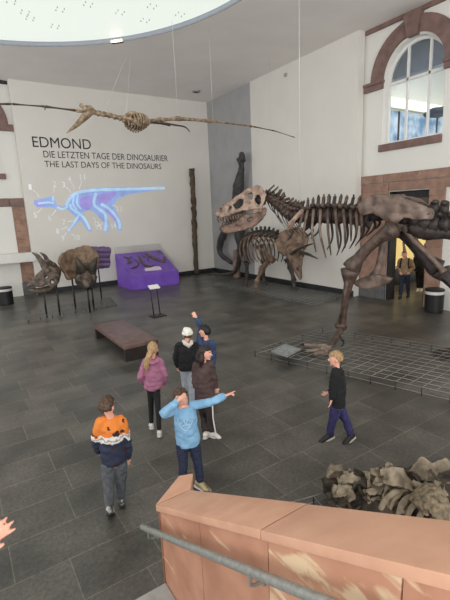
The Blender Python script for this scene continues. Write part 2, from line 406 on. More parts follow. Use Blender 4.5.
area('entrance_fill_light',(16.5,8.6,4.3),(16.5,8.8,0),2.5,2.5,120,(1,.8,.5))  # added warm fill without a fixture, brightens the room behind the door
sc_=thing('lit_showcase','warm yellow lit showcase seen through the sandstone doorway','showcase',(16.8,11.3,0))
bm=nb(); box(bm,(14.6,11.0,0),(19.4,11.55,.75)); box(bm,(14.6,11.0,2.35),(19.4,11.55,2.6)); obj('cabinet',bm,M['dark'],sc_,False)
bm=nb(); box(bm,(14.6,11.5,.75),(19.4,11.55,2.35)); obj('lit_back',bm,emis_mat('showcase glow',(240,204,120),.75),sc_,False)
bm=nb(); box(bm,(14.6,11.02,.75),(19.4,11.03,2.35)); obj('glass_front',bm,M['glass'],sc_,False)
for k in range(5):
    bm=nb(); c=V((15.2+k*.85,11.28,.75)); stube(bm,[c,c+V((.1,0,.35)),c+V((-.05,0,.7+.2*(k%3)))],[.12,.1,.05],4,8); rough(bm,.05,6)
    finish(obj('showcase_exhibit',bm,M['log']),'small dark exhibit standing in the yellow lit showcase','exhibit','exhibits in the yellow showcase')
tn[0]=91
# door
bm=nb(); d0=RX2+.22
box(bm,(RX2+.005,DY1-.1,0),(d0+.17,DY1-.002,3.948)); box(bm,(RX2+.005,DY0+.002,0),(d0+.17,DY0+.06,3.948)); box(bm,(d0,DY0,2.3),(d0+.1,DY1,2.46)); box(bm,(d0,DY0,3.7),(d0+.1,DY1,3.948))
dr=struct('door_1',bm,M['dark'])
bm=nb(); box(bm,(d0+.04,DY0+.08,2.46),(d0+.06,DY1-.12,3.7)); struct('transom_panel',bm,mat('dim transom',(96,88,78),.5),dr)
# ================================================================== SKYLIGHT
sk=thing('skylight','large round luminous ceiling panel with small dark fixings and grey rim','skylight',(SCX,SCY,CZ))
bm=nb(); n=96
for k in range(n):
    a0,a1=2*math.pi*k/n,2*math.pi*(k+1)/n
    q=[V((SCX+r*math.cos(a),SCY+r*math.sin(a),z)) for r,a,z in ((SR,a0,CZ),(SR,a1,CZ),(SR,a1,CZ+.16),(SR,a0,CZ+.16))]
    bm.faces.new([bm.verts.new(p) for p in q])
bmesh.ops.remove_doubles(bm,verts=bm.verts[:],dist=1e-4); bmesh.ops.solidify(bm,geom=bm.faces[:],thickness=.02)
obj('rim',bm,M['rim'],sk)
bm=nb(); tube(bm,[(SCX,SCY,CZ+.16),(SCX,SCY,CZ+.2)],[SR+.02,SR+.02],96)
gm=emis_mat('luminous glass',(228,235,226),SKY_E); gm.node_tree.nodes['Principled BSDF'].inputs['Base Color'].default_value=(.12,.13,.12,1)
obj('light_panel',bm,gm,sk,False)
fixm=mat('fixing',(176,186,182),.5)
for fx,fy in ((11,1),(88,4),(120,12),(152,6),(30,18),(60,9),(25,12),(145,20),(180,14),(55,26)):
    p=fl(fx,fy,CZ+.15); bm=nb()
    for i in (-1,1):
        for j in (-1,1): tube(bm,[p+V((i*.1,j*.1,.01)),p+V((i*.1,j*.1,-.03))],.017,8)
    obj('panel_fixing',bm,fixm,sk)
p=fl(118,41,CZ+.08)
lp=thing('spot_lamp','small lit lamp fixed to the rim of the round skylight','lamp',p)
bm=nb(); dr_=(V((SCX,SCY,0))-V((p.x,p.y,0))).normalized(); t_=V((-dr_.y,dr_.x,0))
hexa(bm,[p+t_*.22+V((0,0,-.08)),p-t_*.22+V((0,0,-.08)),p-t_*.22+dr_*.12+V((0,0,-.08)),p+t_*.22+dr_*.12+V((0,0,-.08))],[p+t_*.22,p-t_*.22,p-t_*.22+dr_*.12,p+t_*.22+dr_*.12]); obj('housing',bm,M['white'],lp)
bm=nb(); q=p+dr_*.125+V((0,0,-.04)); hexa(bm,[q+t_*.2+V((0,0,-.03)),q-t_*.2+V((0,0,-.03)),q-t_*.2+dr_*.01+V((0,0,-.03)),q+t_*.2+dr_*.01+V((0,0,-.03))],[q+t_*.2+V((0,0,.03)),q-t_*.2+V((0,0,.03)),q-t_*.2+dr_*.01+V((0,0,.03)),q+t_*.2+dr_*.01+V((0,0,.03))]); obj('bulb',bm,emis_mat('lamp glow',(255,226,190),8),lp)
p=fl(196,91,CZ); dl=thing('ceiling_spotlight','small dark recessed spotlight in the ceiling near the back corner','lamp',p)
bm=nb(); tube(bm,[p+V((0,0,0)),p+V((0,0,-.05))],[.22,.2],20); obj('ring',bm,M['wgrey'],dl)
bm=nb(); tube(bm,[p+V((0,0,-.04)),p+V((0,0,-.07))],[.13,.12],16); obj('lens',bm,M['dark'],dl)
p=onX(286,75,RX); sd=thing('wall_sensor','tiny grey sensor high on the long white wall','sensor',p)
bm=nb(); tube(bm,[p,p+V((-.06,0,0))],[.09,.08],14); obj('sensor_body',bm,M['wgrey'],sd)
# ================================================================== WALL LETTERING
def text_mesh(s,x0,x1,z0,z1,y):
    cu=bpy.data.curves.new('t','FONT'); cu.body=s; cu.extrude=.004; o=bpy.data.objects.new('t',cu); C.objects.link(o)
    dg=bpy.context.evaluated_depsgraph_get(); me=bpy.data.meshes.new_from_object(o.evaluated_get(dg)); bpy.data.objects.remove(o)
    xs=[v.co.x for v in me.vertices]; ys=[v.co.y for v in me.vertices]; a,b,c,d=min(xs),max(xs),min(ys),max(ys)
    for v in me.vertices:
        v.co=V((x0+(v.co.x-a)/(b-a)*(x1-x0), y-.004-v.co.z, z0+(v.co.y-c)/(d-c)*(z1-z0)))
    return me
le=thing('wall_lettering','black lettering with exhibition title EDMOND high on the back wall','lettering',(6.8,BY-.01,5.8))
for nm,s,x0,x1,z0,z1 in (('title_line','EDMOND',3.62,6.24,6.74,7.2),('german_line','DIE LETZTEN TAGE DER DINOSAURIER',4.02,10.3,6.3,6.6),('english_line','THE LAST DAYS OF THE DINOSAURS',4.02,9.88,5.88,6.16)):
    obj(nm,text_mesh(s,x0,x1,z0,z1,BY),M['letter'],le,False)
# projected dinosaur
pj=thing('projected_dinosaur','glowing blue and violet projected dinosaur with numbered markers on the back wall','projection',(6.8,BY-.005,3.2))
def flat(bm,poly,y): prism(bm,[onY(px,py,y) for px,py in poly],(0,.003,0))
def pm(name,col,e): 
    return mat(name,col,.9,tuple(int(c*.9) for c in col),2.2,5,emit=e)
body=[(34,200),(45,198),(52,196),(54,199),(57,205),(63,207),(66,203),(70,197),(76,192),(86,189),(100,187.6),(115,187),(130,186.8),(150,187.2),(168,187.8),(150,191),(130,194),(119,198),(113,205),(116,211),(120.5,220),(122,230),(118,231),(115.5,222),(109,215),(105,213.5),(109,223),(108,232),(104,232.5),(104,223),(97,214.5),(90,209.5),(85,211.5),(81,214),(86,222),(92,231),(88.5,231.5),(80.5,220),(77,223),(71,230),(66.5,232),(71.5,224),(76.5,217.5),(70,212),(66,207.8),(58,209),(52,207.5),(37,207),(34,204)]
def ribbon(bm,pts,wd,y):
    P=smooth_path([onY(a,b,y) for a,b in pts],5)
    for i in range(len(P)-1):
        t=(P[i+1]-P[i]).normalized(); nn=V((-t.z,0,t.x))*wd
        prism(bm,[P[i]-nn,P[i+1]-nn,P[i+1]+nn,P[i]+nn],(0,.002,0))
bm=nb(); flat(bm,body,BY-.008); obj('flesh_outline',bm,pm('projected blue',(158,184,240),.22),pj,False)
for poly in ([(80,198),(86,196),(92,195),(93,204),(90,209),(85,210),(80,206)],[(97,195),(105,192.5),(118,192),(112,199),(106,204),(99,204)],[(36,201),(42,200.5),(46,203),(44,206.5),(37,206.5)],[(84,214),(80,215),(83,219)],[(104,208),(113,214),(117,222),(112,217)]):
    bm=nb(); flat(bm,poly,BY-.012); obj('violet_patch',bm,bpy.data.materials.get('projected violet') or pm('projected violet',(172,160,236),.22),pj,False)
for pts,wd in (([(66,206),(70,198),(77,193),(90,190.5),(105,189.5),(130,189),(165,188)],.07),([(96,193),(94,204),(99,209),(105,214),(106,223),(105,231)],.07),([(101,204),(108,208),(115,215),(119,222),(120,229)],.07),([(70,204),(72,209),(80,214),(86,221),(90,230)],.06),([(79,215),(74,223),(68,231)],.05),([(57,207),(63,209),(68,206)],.05),([(38,203.5),(48,202.5),(54,203)],.05),([(53,196),(53,201)],.05),([(74,196),(73,204),(77,210)],.04),([(78,194),(77,203),(81,209)],.04)):
    bm=nb(); ribbon(bm,pts,wd,BY-.016); bmesh.ops.remove_doubles(bm,verts=bm.verts[:],dist=.02); obj('bright_bone',bm,bpy.data.materials.get('projected pale blue') or pm('projected pale blue',(184,216,248),.3),pj,False)
for num,tx,ty,ax,ay in ((1,30,187,39,197),(2,54.5,184,53,193),(3,63.5,184.5,71,193),(4,69.5,179,74.5,190),(11,82.5,177,79,189),(5,35,215,42,208),(6,49.5,218,56,210),(7,64,222,75,221),(8,57.5,231,67,227),(9,63,238.5,66,232),(10,77,237.5,71,234),(12,97,224,93,217),(13,119.5,209,112,205),(14,114,226,115,222),(15,99,227,103,222)):
    bm=nb(); lx0,ly0=tx+(ax-tx)*.3,ty+(ay-ty)*.3; ribbon(bm,[(lx0,ly0),((lx0+ax)/2+.6,(ly0+ay)/2-.4),(ax,ay)],.013,BY-.01)
    p=onY(tx,ty,BY); s=.25; wdt=s*(.5 if num<10 else .95)
    me=text_mesh(str(num),p.x-wdt/2,p.x+wdt/2,p.z-s/2,p.z+s/2,BY-.01); bm.from_mesh(me)
    obj('number_marker',bm,pm('projected white',(232,236,238),.25) if num==1 else bpy.data.materials['projected white'],pj,False)
# ================================================================== LEFT WALL EXTRAS
bm=nb(); p=(-1.5,BY2-.55,1.62); box(bm,p,(3.08,BY2-.1,2.04)); finish(obj('white_beam',bevel(bm,.01,1),M['white'],smooth=False),'long white boxed beam crossing in front of the left sandstone pillar','beam')
def bin_(px,py,lab):
    b=fl(px,py); t=thing('trash_bin',lab,'trash bin',b,'black waste bins')
    bm=nb(); tube(bm,[b,b+V((0,0,.02)),b+V((0,0,.6))],[.26,.28,.29],24); obj('bin_body',bm,M['black'],t,'auto')
    bm=nb(); tube(bm,[b+V((0,0,.6)),b+V((0,0,.7))],[.285,.285],24); obj('rim_band',bm,M['binw'],t,'auto','white band')
    bm=nb(); tube(bm,[b+V((0,0,.7)),b+V((0,0,.75)),b+V((0,0,.77))],[.295,.295,.27],24); obj('lid',bm,M['black'],t,'auto')
bin_(7,304.5,'black round waste bin with white band at the far left by the white boards')
bin_(433.5,311.5,'black round waste bin with white band beside the sandstone doorway')
# petrified trunk on back wall
bm=nb(); P=[onY(191.5,169,BY-.26),onY(193,190,BY-.26),onY(194,215,BY-.26),onY(195,240,BY-.26),onY(196.5,271,BY-.26)]; P[-1].z=.02
tube(bm,smooth_path(P,8),.14,12); rough(bm,.08,6)
finish(obj('petrified_log',bm,M['log']),'tall thin brown petrified log standing upright against the back wall','petrified log')
# dark fossil limb in front of grey wall
lm=thing('fossil_limb','tall dark mounted limb skeleton against the grey wall behind the big skull','skeleton',(12.3,18.6,0))
XL=12.45
def lx(*p): return onX(p[0],p[1],XL)
bm=nb(); stube(bm,[lx(240,158),lx(241.5,165),lx(241,172),lx(238.5,186),lx(237,200)],[.17,.14,.17,.3,.26],4,12)
ell(bm,lx(241.5,157),(.16,.2,.24)); ell(bm,lx(243.5,160),(.1,.14,.1)); rough(bm,.06,5); obj('upper_bone',bm,M['limb'],lm)
bm=nb(); stube(bm,[lx(236,200),lx(231,220),lx(222,238),lx(219.5,249),lx(222.5,256),lx(232,263)],[.24,.22,.2,.17,.13,.1],4,12); rough(bm,.05,5); obj('lower_bone',bm,M['limb'],lm)
bm=nb(); stube(bm,[lx(237,198),lx(239,225),lx(239.5,238),lx(241,252)],[.26,.3,.24,.08],4,12); rough(bm,.05,5); obj('lower_bone',bm,M['limb'],lm)
bm=nb(); p=lx(236,250); stube(bm,[p,(p+V((p.x,p.y,0)))/2,V((p.x,p.y,0))],[.16,.2,.19],4,12); rough(bm,.05,5); obj('foot_bone',bm,M['limbp'],lm,label='pinkish bone post')
# ================================================================== DISPLAY CASE
cs=thing('display_case','purple sloping display case with clear hood and small fossils by back wall','display case',(8,19.9,0))
cx0,cx1,cy0,cy1=6.8,9.34,18.85,20.9; zf,zb=.66,1.62
bm=nb(); hexa(bm,[V((cx0,cy0,0)),V((cx0,cy1,0)),V((cx0,cy1,zb)),V((cx0,cy0,zf))],[V((cx1,cy0,0)),V((cx1,cy1,0)),V((cx1,cy1,zb)),V((cx1,cy0,zf))]); obj('cabinet',bm,M['purple'],cs,False)
bm=nb(); hz=.36
q=lambda x,y,z:V((x,y,z))
def pane(a,b,c,d,o):
    prism(bm,[a,b,c,d],o)
pane(q(cx0,cy0,zf),q(cx0,cy1,zb),q(cx0,cy1,zb+hz),q(cx0,cy0+.02,zf+.02),(.012,0,0)); pane(q(cx1,cy0,zf),q(cx1,cy1,zb),q(cx1,cy1,zb+hz),q(cx1,cy0+.02,zf+.02),(-.012,0,0))
pane(q(cx0,cy0,zf+.05),q(cx1,cy0,zf+.05),q(cx1,cy1-.3,zb+hz),q(cx0,cy1-.3,zb+hz),(0,.012,0)); pane(q(cx0,cy1-.3,zb+hz),q(cx1,cy1-.3,zb+hz),q(cx1,cy1,zb+hz),q(cx0,cy1,zb+hz),(0,0,.012))
pane(q(cx0,cy1,zb),q(cx1,cy1,zb),q(cx1,cy1,zb+hz),q(cx0,cy1,zb+hz),(0,-.012,0))
obj('clear_hood',bm,M['hood'],cs,False)
def cp(u,v,o=.03):  # point on the slope
    return V((cx0+(cx1-cx0)*u, cy0+(cy1-cy0)*v, zf+(zb-zf)*v+o))
fm=mat('fossil specimen',(104,80,72),.6,(64,48,44),8)
for pts,r in (([(.42,.75),(.40,.45),(.46,.28),(.6,.3)],.045),([(.62,.85),(.72,.6),(.84,.42),(.93,.6)],.06),([(.9,.9),(.93,.75)],.04),([(.12,.8),(.2,.72),(.28,.78)],.03),([(.1,.5),(.22,.55)],.03),([(.12,.3),(.25,.35),(.3,.45)],.03),([(.5,.78),(.55,.7)],.035),([(.15,.65),(.2,.6)],.03),([(.3,.62),(.33,.5)],.03),([(.55,.55),(.6,.68)],.03)):
    bm=nb(); stube(bm,[cp(u,v,.05) for u,v in pts],[r*1.1]+[r*1.4]*(len(pts)-2)+[r*1.0],4,8); rough(bm,.02,12)
    finish(obj('fossil_specimen',bm,fm),'small brown fossil piece lying on the purple slope under the hood','fossil',"fossils in the purple case")
bm=nb(); pts=[cp(u,v,.01) for u,v in ((.34,.14),(.68,.12),(.7,.24),(.6,.3),(.36,.24))]; prism(bm,pts,(0,0,.02)); finish(obj('label_card',bm,mat('pink card with glare',(240,222,240),.35),smooth=False),'pale pink shiny label card on the purple case slope','card')  # card colour is whitened to stand in for glare
# label stand
b=V((5.63,13.25,0)); ls=thing('label_stand','slim dark label stand with small white tilted plate in front of purple case','stand',b)
bm=nb(); box(bm,b+V((-.26,-.2,0)),b+V((.26,.2,.025))); obj('base_plate',bm,M['dark'],ls,False)
for s in (-1,1):
    bm=nb(); tube(bm,[b+V((s*.12,.05,.02)),b+V((s*.12-.1,-.05,1.02))],.02,8); obj('post',bm,M['dark'],ls)
bm=nb(); c=b+V((-.08,-.06,1.06)); hexa(bm,[c+V((-.19,-.1,-.05)),c+V((.19,-.1,-.05)),c+V((.19,.1,.05)),c+V((-.19,.1,.05))],[c+V((-.19,-.1,-.03)),c+V((.19,-.1,-.03)),c+V((.19,.1,.07)),c+V((-.19,.1,.07))]); obj('label_plate',bm,M['white'],ls,False,'small white plate')
# ================================================================== BENCH
be=thing('bench','wide dark brown backless bench with slab ends on the open floor','bench',(3.5,10.7,0))
bx0,bx1,by0,by1,bh=3.06,3.97,9.42,12.02,.42
bm=nb(); box(bm,(bx0,by0,bh-.1),(bx1,by1,bh)); obj('seat',bevel(bm,.012),M['bench'],be,'auto','lighter brown top')  # seat is a lighter brown than the end panels
for y in (by0+.0,by1-.14):
    bm=nb(); box(bm,(bx0+.02,y+.01,0),(bx1-.02,y+.13,bh-.1)); obj('end_panel',bevel(bm,.006,1),M['benchs'],be,False)
bm=nb(); box(bm,(bx0+.12,by0+.14,bh-.2),(bx1-.12,by1-.14,bh-.1)); obj('under_frame',bm,M['benchs'],be,False)
# ================================================================== WIRE MESH BARRIERS
def barrier(label,o,a,b,na,nb_,h,leg=True):
    o,a,b=V(o),V(a),V(b); t=thing('mesh_barrier',label,'wire mesh barrier',o,'low wire mesh barriers')
    bm=nb()
    for i in range(na+1):
        p=o+a*(i/na); tube(bm,[p+V((0,0,h)),p+b+V((0,0,h))],.0065,6)
    for j in range(nb_+1):
        p=o+b*(j/nb_); tube(bm,[p+V((0,0,h+.01)),p+a+V((0,0,h+.01))],.0065,6)
    for p,q_ in ((o,o+a),(o,o+b),(o+a,o+a+b),(o+b,o+a+b)): tube(bm,[p+V((0,0,h*.35)),q_+V((0,0,h*.35))],.007,6)
    obj('wire_grid',bm,M['wire'],t)
    k=max(2,na//2)
    for i in range(k+1):
        for s in (0,1):
            bm=nb(); p=o+a*(i/k)+b*s; tube(bm,[p,p+V((0,0,h))],.01,6); obj('leg',bm,M['dark'],t)
    for j in range(1,3):
        for s in (0,1):
            bm=nb(); p=o+b*(j/3)+a*s; tube(bm,[p,p+V((0,0,h))],.01,6); obj('leg',bm,M['dark'],t)
    return t
A_=V((1.22,-4.1,0))*1.45
barrier('large low wire mesh barrier under the big walking predator skeleton',(5.75,7.72,0),A_,(2.65,.32,0),26,12,.17)
barrier('low wire mesh barrier under the horned skeleton by the white wall',(10.2,16.9,0),(.5,-6.2,0),(1.95,.1,0),24,9,.08)
barrier('low wire mesh barrier under the two horned skulls at left',(1.75,15.6,0),(3.3,.35,0),(.25,1.5,0),16,8,.1)
barrier('small wire mesh barrier beside the crumpled fossil heap behind the parapet',(2.72,2.72,0),(.62,-.16,0),(.12,.5,0),2,2,.12)
# ================================================================== T-REX
O=V((8.6,6.0,0)); hd=V((-.28,.96,0)).normalized(); lt=V((-hd.y,hd.x,0))
def tp(px,py,l=0): return onp(px,py,O+lt*l,lt)
def mir(p,l0=0): d=(p-O).dot(lt); return p-lt*(2*d)
UP=V((0,0,1))
tx=thing('predator_skeleton','huge brown walking predator dinosaur skeleton with big toothed skull turned left','dinosaur skeleton',O)
def vertebra(p,t,size,spine,mt,name='vertebra',par=None,tilt=0.0,ln=None):
    ln=ln or size; t=t.normalized(); s=UP.cross(t).normalized(); u=t.cross(s); bm=nb()
    tube(bm,[p-t*ln*.46,p-t*ln*.4,p,p+t*ln*.4,p+t*ln*.46],[size*.42,size*.52,size*.40,size*.52,size*.42],10)
    q=p+u*size*.4; th=size*.075
    hexa(bm,[q+t*ln*.24+s*th,q-t*ln*.24+s*th,q-t*ln*.24-s*th,q+t*ln*.24-s*th],
        [q+u*spine+t*(ln*.17-tilt)+s*th*1.3,q+u*spine-t*(ln*.2+tilt)+s*th*1.3,q+u*spine-t*(ln*.2+tilt)-s*th*1.3,q+u*spine+t*(ln*.17-tilt)-s*th*1.3])
    ell(bm,q+u*spine-t*(ln*.02+tilt),(ln*.2,ln*.2,size*.13))
    for k in (-1,1): tube(bm,[p+u*size*.3,p+u*size*.5+s*k*size*.75],[size*.16,size*.1],6)
    rough(bm,size*.05,9); obj(name,bm,mt,par)
# skull, seen almost side on
KH=V((-.80,.60,0)).normalized(); KL=V((-KH.y,KH.x,0)); KO=tp(258,200)
def kp(px,py,l=0): return onp(px,py,KO+KL*l,KL)
def hw(px): # half width along the skull
    t=(px-216)/50.0; return .07+.24*max(0,min(1,t))**.9
up_out=[(216,215),(217,210),(221,206),(228,202.5),(236,197),(244,192),(251,188.5),(257,185.5),(262,188),(266,194),(265,201),(262,207),(261,212.5),(255,212),(249,210.5),(243,210.5),(237,213),(230,215.5),(222,217.5)]
holes=[[(233,205),(240,199),(244,200),(243,206),(236,210)],[(229,208),(231.5,205.5),(232,209),(229.5,211)],[(248,194),(252,192.5),(254,196),(252,200),(249,199)],[(255,196),(260,195),(261,203),(257,206),(254,202)],[(219.5,208.5),(222.5,207),(223,209),(220.5,210.5)]]
sk_=nb()
for s in (1,-1):
    sheet(sk_,up_out,holes,56,lambda x,y,s=s: kp(x,y)+KL*(s*hw(x)*(1-.35*max(0,(213-y)/26.0))+s*.02*noise.noise(V((x*.4,y*.4,s)))),.05)
top=[(216.5,211),(221,206.3),(228,202.8),(236,197.4),(244,192.4),(251,189),(257,186.2),(262,188.4),(265.5,194)]
for i in range(len(top)-1):
    a,b=top[i],top[i+1]; L=[]
    for (x,y) in (a,b):
        c=kp(x,y); wv=hw(x)*(1-.35*max(0,(213-y)/26.0)); L.append((c,wv))
    hexa(sk_,[L[0][0]-KL*L[0][1]-UP*.07,L[0][0]+KL*L[0][1]-UP*.07,L[1][0]+KL*L[1][1]-UP*.07,L[1][0]-KL*L[1][1]-UP*.07],[L[0][0]-KL*L[0][1]*.8,L[0][0]+KL*L[0][1]*.8,L[1][0]+KL*L[1][1]*.8,L[1][0]-KL*L[1][1]*.8])
for s in (1,-1):
    ell(sk_,kp(250,190.5)+KL*s*.17,(.1,.08,.07)); stube(sk_,[kp(249,209)+KL*s*.27,kp(256,208)+KL*s*.29,kp(262,208)+KL*s*.27],[.05,.06,.07],4,8)
rough(sk_,.025,9); skull=obj('skull',sk_,M['rexl'],tx,True,'pale brown skull')
jw=nb(); jaw_out=[(220.5,226.5),(224,226),(231,224),(238,220.5),(244,215),(252,213.5),(260,212),(265,207),(266,211),(264,217),(259,223),(252,227.5),(243,230),(234,232),(227,233.5),(222,231)]
for s in (1,-1):
    sheet(jw,jaw_out,[[(247,219),(252,217),(253,220),(248,222)]],50,lambda x,y,s=s: kp(x,y)+KL*(s*hw(x)*.9+s*.02*noise.noise(V((x*.4,y*.4,s+5)))),.055)
tube(jw,[kp(222,228)-KL*.1,kp(221.5,229),kp(222,228)+KL*.1],.07,8); rough(jw,.02,9)
jaw=obj('lower_jaw',jw,M['rexj'],tx)
for i in range(11):
    x=217.5+i*2.6; y0=217.3-(.15*i if i<5 else .75+(i-5)*.45)
    for s in (1,-1):
        bm=nb(); L=.12 if i%2 else .17; a=kp(x,y0)+KL*s*hw(x)*.97; tube(bm,[a+UP*.03,a-UP*L*.6-KH*.01,a-UP*L-KH*.05],[.028,.02,.003],6); obj('tooth',bm,M['tooth'],skull)
for i in range(9):
    x=222.5+i*2.5; y0=226-(i*.35 if i<5 else 1.75+(i-5)*1.1)
    for s in (1,-1):
        bm=nb(); L=.08 if i%2 else .12; a=kp(x,y0)+KL*s*hw(x)*.9; tube(bm,[a-UP*.03,a+UP*L*.6,a+UP*L-KH*.03],[.022,.016,.003],6); obj('tooth',bm,M['tooth'],jaw)
# braincase and neck
bm=nb(); ell(bm,kp(261,199),(.16,.16,.2)); rough(bm,.05,8); obj('braincase',bm,M['rexd'],tx)
neck=[(266,195.5),(269.5,197),(273,199.2),(276.5,201.8),(280,204.8),(283.5,208),(287,210.8),(290.5,213.2),(294.5,215),(298.5,215.8)]
npts=[]
for i,(x,y) in enumerate(neck):
    f=i/(len(neck)-1); p=kp(x,y)*(1-f)+tp(x,y)*f if i<4 else tp(x,y); npts.append(p)
for i,p in enumerate(npts):
    t=npts[max(i-1,0)]-npts[min(i+1,len(npts)-1)]
    vertebra(p,t,.30+.012*i,.22,M['rex'],'neck_vertebra',tx,.1,ln=(npts[min(i+1,len(npts)-1)]-npts[max(i-1,0)]).length/(2 if 0<i<len(npts)-1 else 1)*.9)
    if 1<=i<=7:
        for s in (1,-1):
            bm=nb(); a=p+lt*s*.16-UP*.05; tt=t.normalized(); stube(bm,[a,a-tt*.18-UP*.2+lt*s*.04,a-tt*.5-UP*.36],[.022,.014,.006],4,6); obj('neck_rib',bm,M['rexd'],tx)
dors=[(303,215.6),(308,215),(313,214.6),(318,214.4),(323,214.2),(328,214),(333,214),(338.5,214.3),(344,214.8),(350,215.3),(356,216),(362,217),(368,218)]
dp=[tp(*q_) for q_ in dors]
for i,p in enumerate(dp):
    t=dp[max(i-1,0)]-dp[min(i+1,len(dp)-1)]
    vertebra(p,t,.48 if i>2 else .38,.25 if 0<i<11 else .18,M['rex'] if i%3 else M['rexd'],'back_vertebra',tx,.02,ln=min(.3,(dp[min(i+1,len(dp)-1)]-dp[max(i-1,0)]).length/(2 if 0<i<len(dp)-1 else 1)*.92))
ribs=[(303,212,299,226,293,230),(308,210,304,229,302,240),(314,209,312,231,316,252),(320.5,209,320,232,326,258),(328,208.5,328,230,331,255),(335,208.5,337,230,339,251),(343,209,345,229,345,248),(350,210,351,226,351,241),(356,211,357,226,356,238),(361,212,362,224,361,233)]
for i,(ax,ay,bx_,by_,cx_,cy_) in enumerate(ribs):
    wl=.55 if i>1 else .42
    a=tp(ax,ay,.12); m0=tp(ax*.7+bx_*.3,ay+4,.4); m1=tp(bx_,by_,wl); m2=tp((bx_+cx_)/2,(by_*.45+cy_*.55),wl*.9); e=tp(cx_,cy_,wl*.55)
    P=[a,m0,m1,m2,e]; R=[.04,.04,.033,.026,.012]
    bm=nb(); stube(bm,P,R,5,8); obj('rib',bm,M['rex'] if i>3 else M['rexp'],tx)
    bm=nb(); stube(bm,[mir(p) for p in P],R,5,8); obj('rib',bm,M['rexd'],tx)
for s in (1,-1):
    f=(lambda p: p) if s>0 else mir
    bm=nb(); P=[f(tp(303,209.5,.5)),f(tp(298,215,.58)),f(tp(293,221,.58)),f(tp(289.5,227,.5)),f(tp(291,231,.36))]
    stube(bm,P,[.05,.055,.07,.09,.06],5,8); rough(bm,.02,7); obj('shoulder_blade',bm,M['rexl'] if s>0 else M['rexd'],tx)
    bm=nb(); stube(bm,[P[3],f(tp(292.5,233.5,.55))],[.045,.035],4,8); stube(bm,[f(tp(292.5,233.5,.55)),f(tp(289.5,238,.5))],[.03,.025],4,8)
    for k in (-1,1): stube(bm,[f(tp(289.5,238,.5)),f(tp(287+k*1.2,241,.5))],[.016,.004],3,6)
    obj('small_arm',bm,M['rexd'],tx)
# pelvis
il=[(364,205),(367,201),(372,197.5),(380,195),(392,194.5),(404,195.8),(413,198.5),(421,202),(430,205.5),(438,209),(438.5,213),(436.5,218),(428,219),(420,218.6),(412,217.5),(407,218.5),(402,222),(397,224),(393,221),(390,217.5),(387,214.5),(381,213),(374,213.5),(367,215),(365,211)]
bm=nb()
for s in (1,-1): sheet(bm,il,[],46,lambda x,y,s=s: tp(x,y,0)+lt*s*(.30+.12*math.sin((x-364)/74*math.pi)-.0022*(y-195)+.03*noise.noise(V((x*.12,y*.2,s)))),.07)
rough(bm,.03,4); obj('pelvis_blade',bm,M['rexp'],tx,True,'large grey brown pelvis plate')
sac=[tp(372,213),tp(382,211),tp(392,211),tp(402,213),tp(412,217),tp(422,221)]
for i,p in enumerate(sac):
    vertebra(p,sac[max(i-1,0)]-sac[min(i+1,5)],.46,.12,M['rexd'],'hip_vertebra',tx)
tail=[tp(431,222.5),tp(441,223.5),tp(452,224.5),tp(464,226),tp(478,228),tp(495,231)]
for i,p in enumerate(tail): vertebra(p,tail[max(i-1,0)]-tail[min(i+1,5)],.44,.26,M['rexd'],'tail_vertebra',tx)
bm=nb(); stube(bm,[tp(412,226),tp(426,231),tp(440,232),tp(455,233)],[.2,.2,.17,.15],4,8); rough(bm,.05,6); obj('tail_chevrons',bm,M['rexd'],tx)
bm=nb(); stube(bm,[tp(391,221),tp(385,236),tp(382,250),tp(378.5,268),tp(374,277)],[.13,.1,.08,.085,.14],5,10)
boot=[(356,281),(362,277.5),(370,275),(379,274),(388,275),(395,278),(392,281.5),(384,285),(374,287.5),(364,287),(358,284)]
sheet(bm,boot,[],26,lambda x,y: tp(x,y,0)+lt*.06,.14); rough(bm,.02,6); obj('pubis',bm,M['rexp'],tx)
bm=nb(); stube(bm,[tp(404,226),tp(414,240),tp(428,254),tp(439,266),tp(444,272)],[.1,.07,.06,.06,.08],5,8); obj('ischium',bm,M['rexp'],tx)
# legs
def leg(hip,knee,ankle,heel,toes,m,m2,bend):
    bm=nb(); bone(bm,hip,knee,.135,1.55,1.75,12,bend); rough(bm,.035,5); obj('thigh_bone',bm,m,tx)
    bm=nb(); L=ankle-knee; tube(bm,[knee+L*t for t in (-.03,.02,.1,.25,.5,.75,.92,1)],[.1,.24,.2,.12,.095,.09,.12,.09],12); rough(bm,.03,5)
    o2=lt*.11; tube(bm,[knee+o2+L*.04,knee+o2+L*.5,knee+o2*.8+L*.97],[.07,.03,.04],8); obj('shin_bone',bm,m,tx)
    bm=nb(); ell(bm,ankle,(.15,.15,.11)); rough(bm,.05,7); obj('ankle_bone',bm,m,tx)
    bm=nb()
    for k in (-1,0,1):
        sd_=lt*k*.09; bone(bm,ankle+sd_*.6-UP*.06,heel+sd_*1.2,.062,1.3,1.3,8)
    rough(bm,.02,8); obj('foot_bones',bm,m,tx)
    for tt in toes:
        t=[heel]+tt; bm=nb(); 
        for i in range(len(t)-1): bone(bm,t[i],t[i+1],.055-.008*i,1.35,1.25,8)
        o=obj('toe',bm,m2,tx)
        d=(t[-1]-t[-2]).normalized(); bm=nb(); stube(bm,[t[-1],t[-1]+d*.09+UP*.015,t[-1]+d*.2-UP*.03],[.04,.03,.005],4,8); obj('claw',bm,M['rexd'],o)
hipL=tp(397,227,.42); kneeL=tp(351,269,.42); ankL=tp(341.5,326,.30); heelL=fl(331,346,.14)
toesL=[[fl(318,346,.12),fl(305,345,.07)],[fl(320,350,.11),fl(306,351.5,.06)],[fl(324,352.5,.10),fl(314,354,.06)]]
leg(hipL,kneeL,ankL,heelL,toesL,M['rex'],M['rexl'],hd*.12+UP*.02)
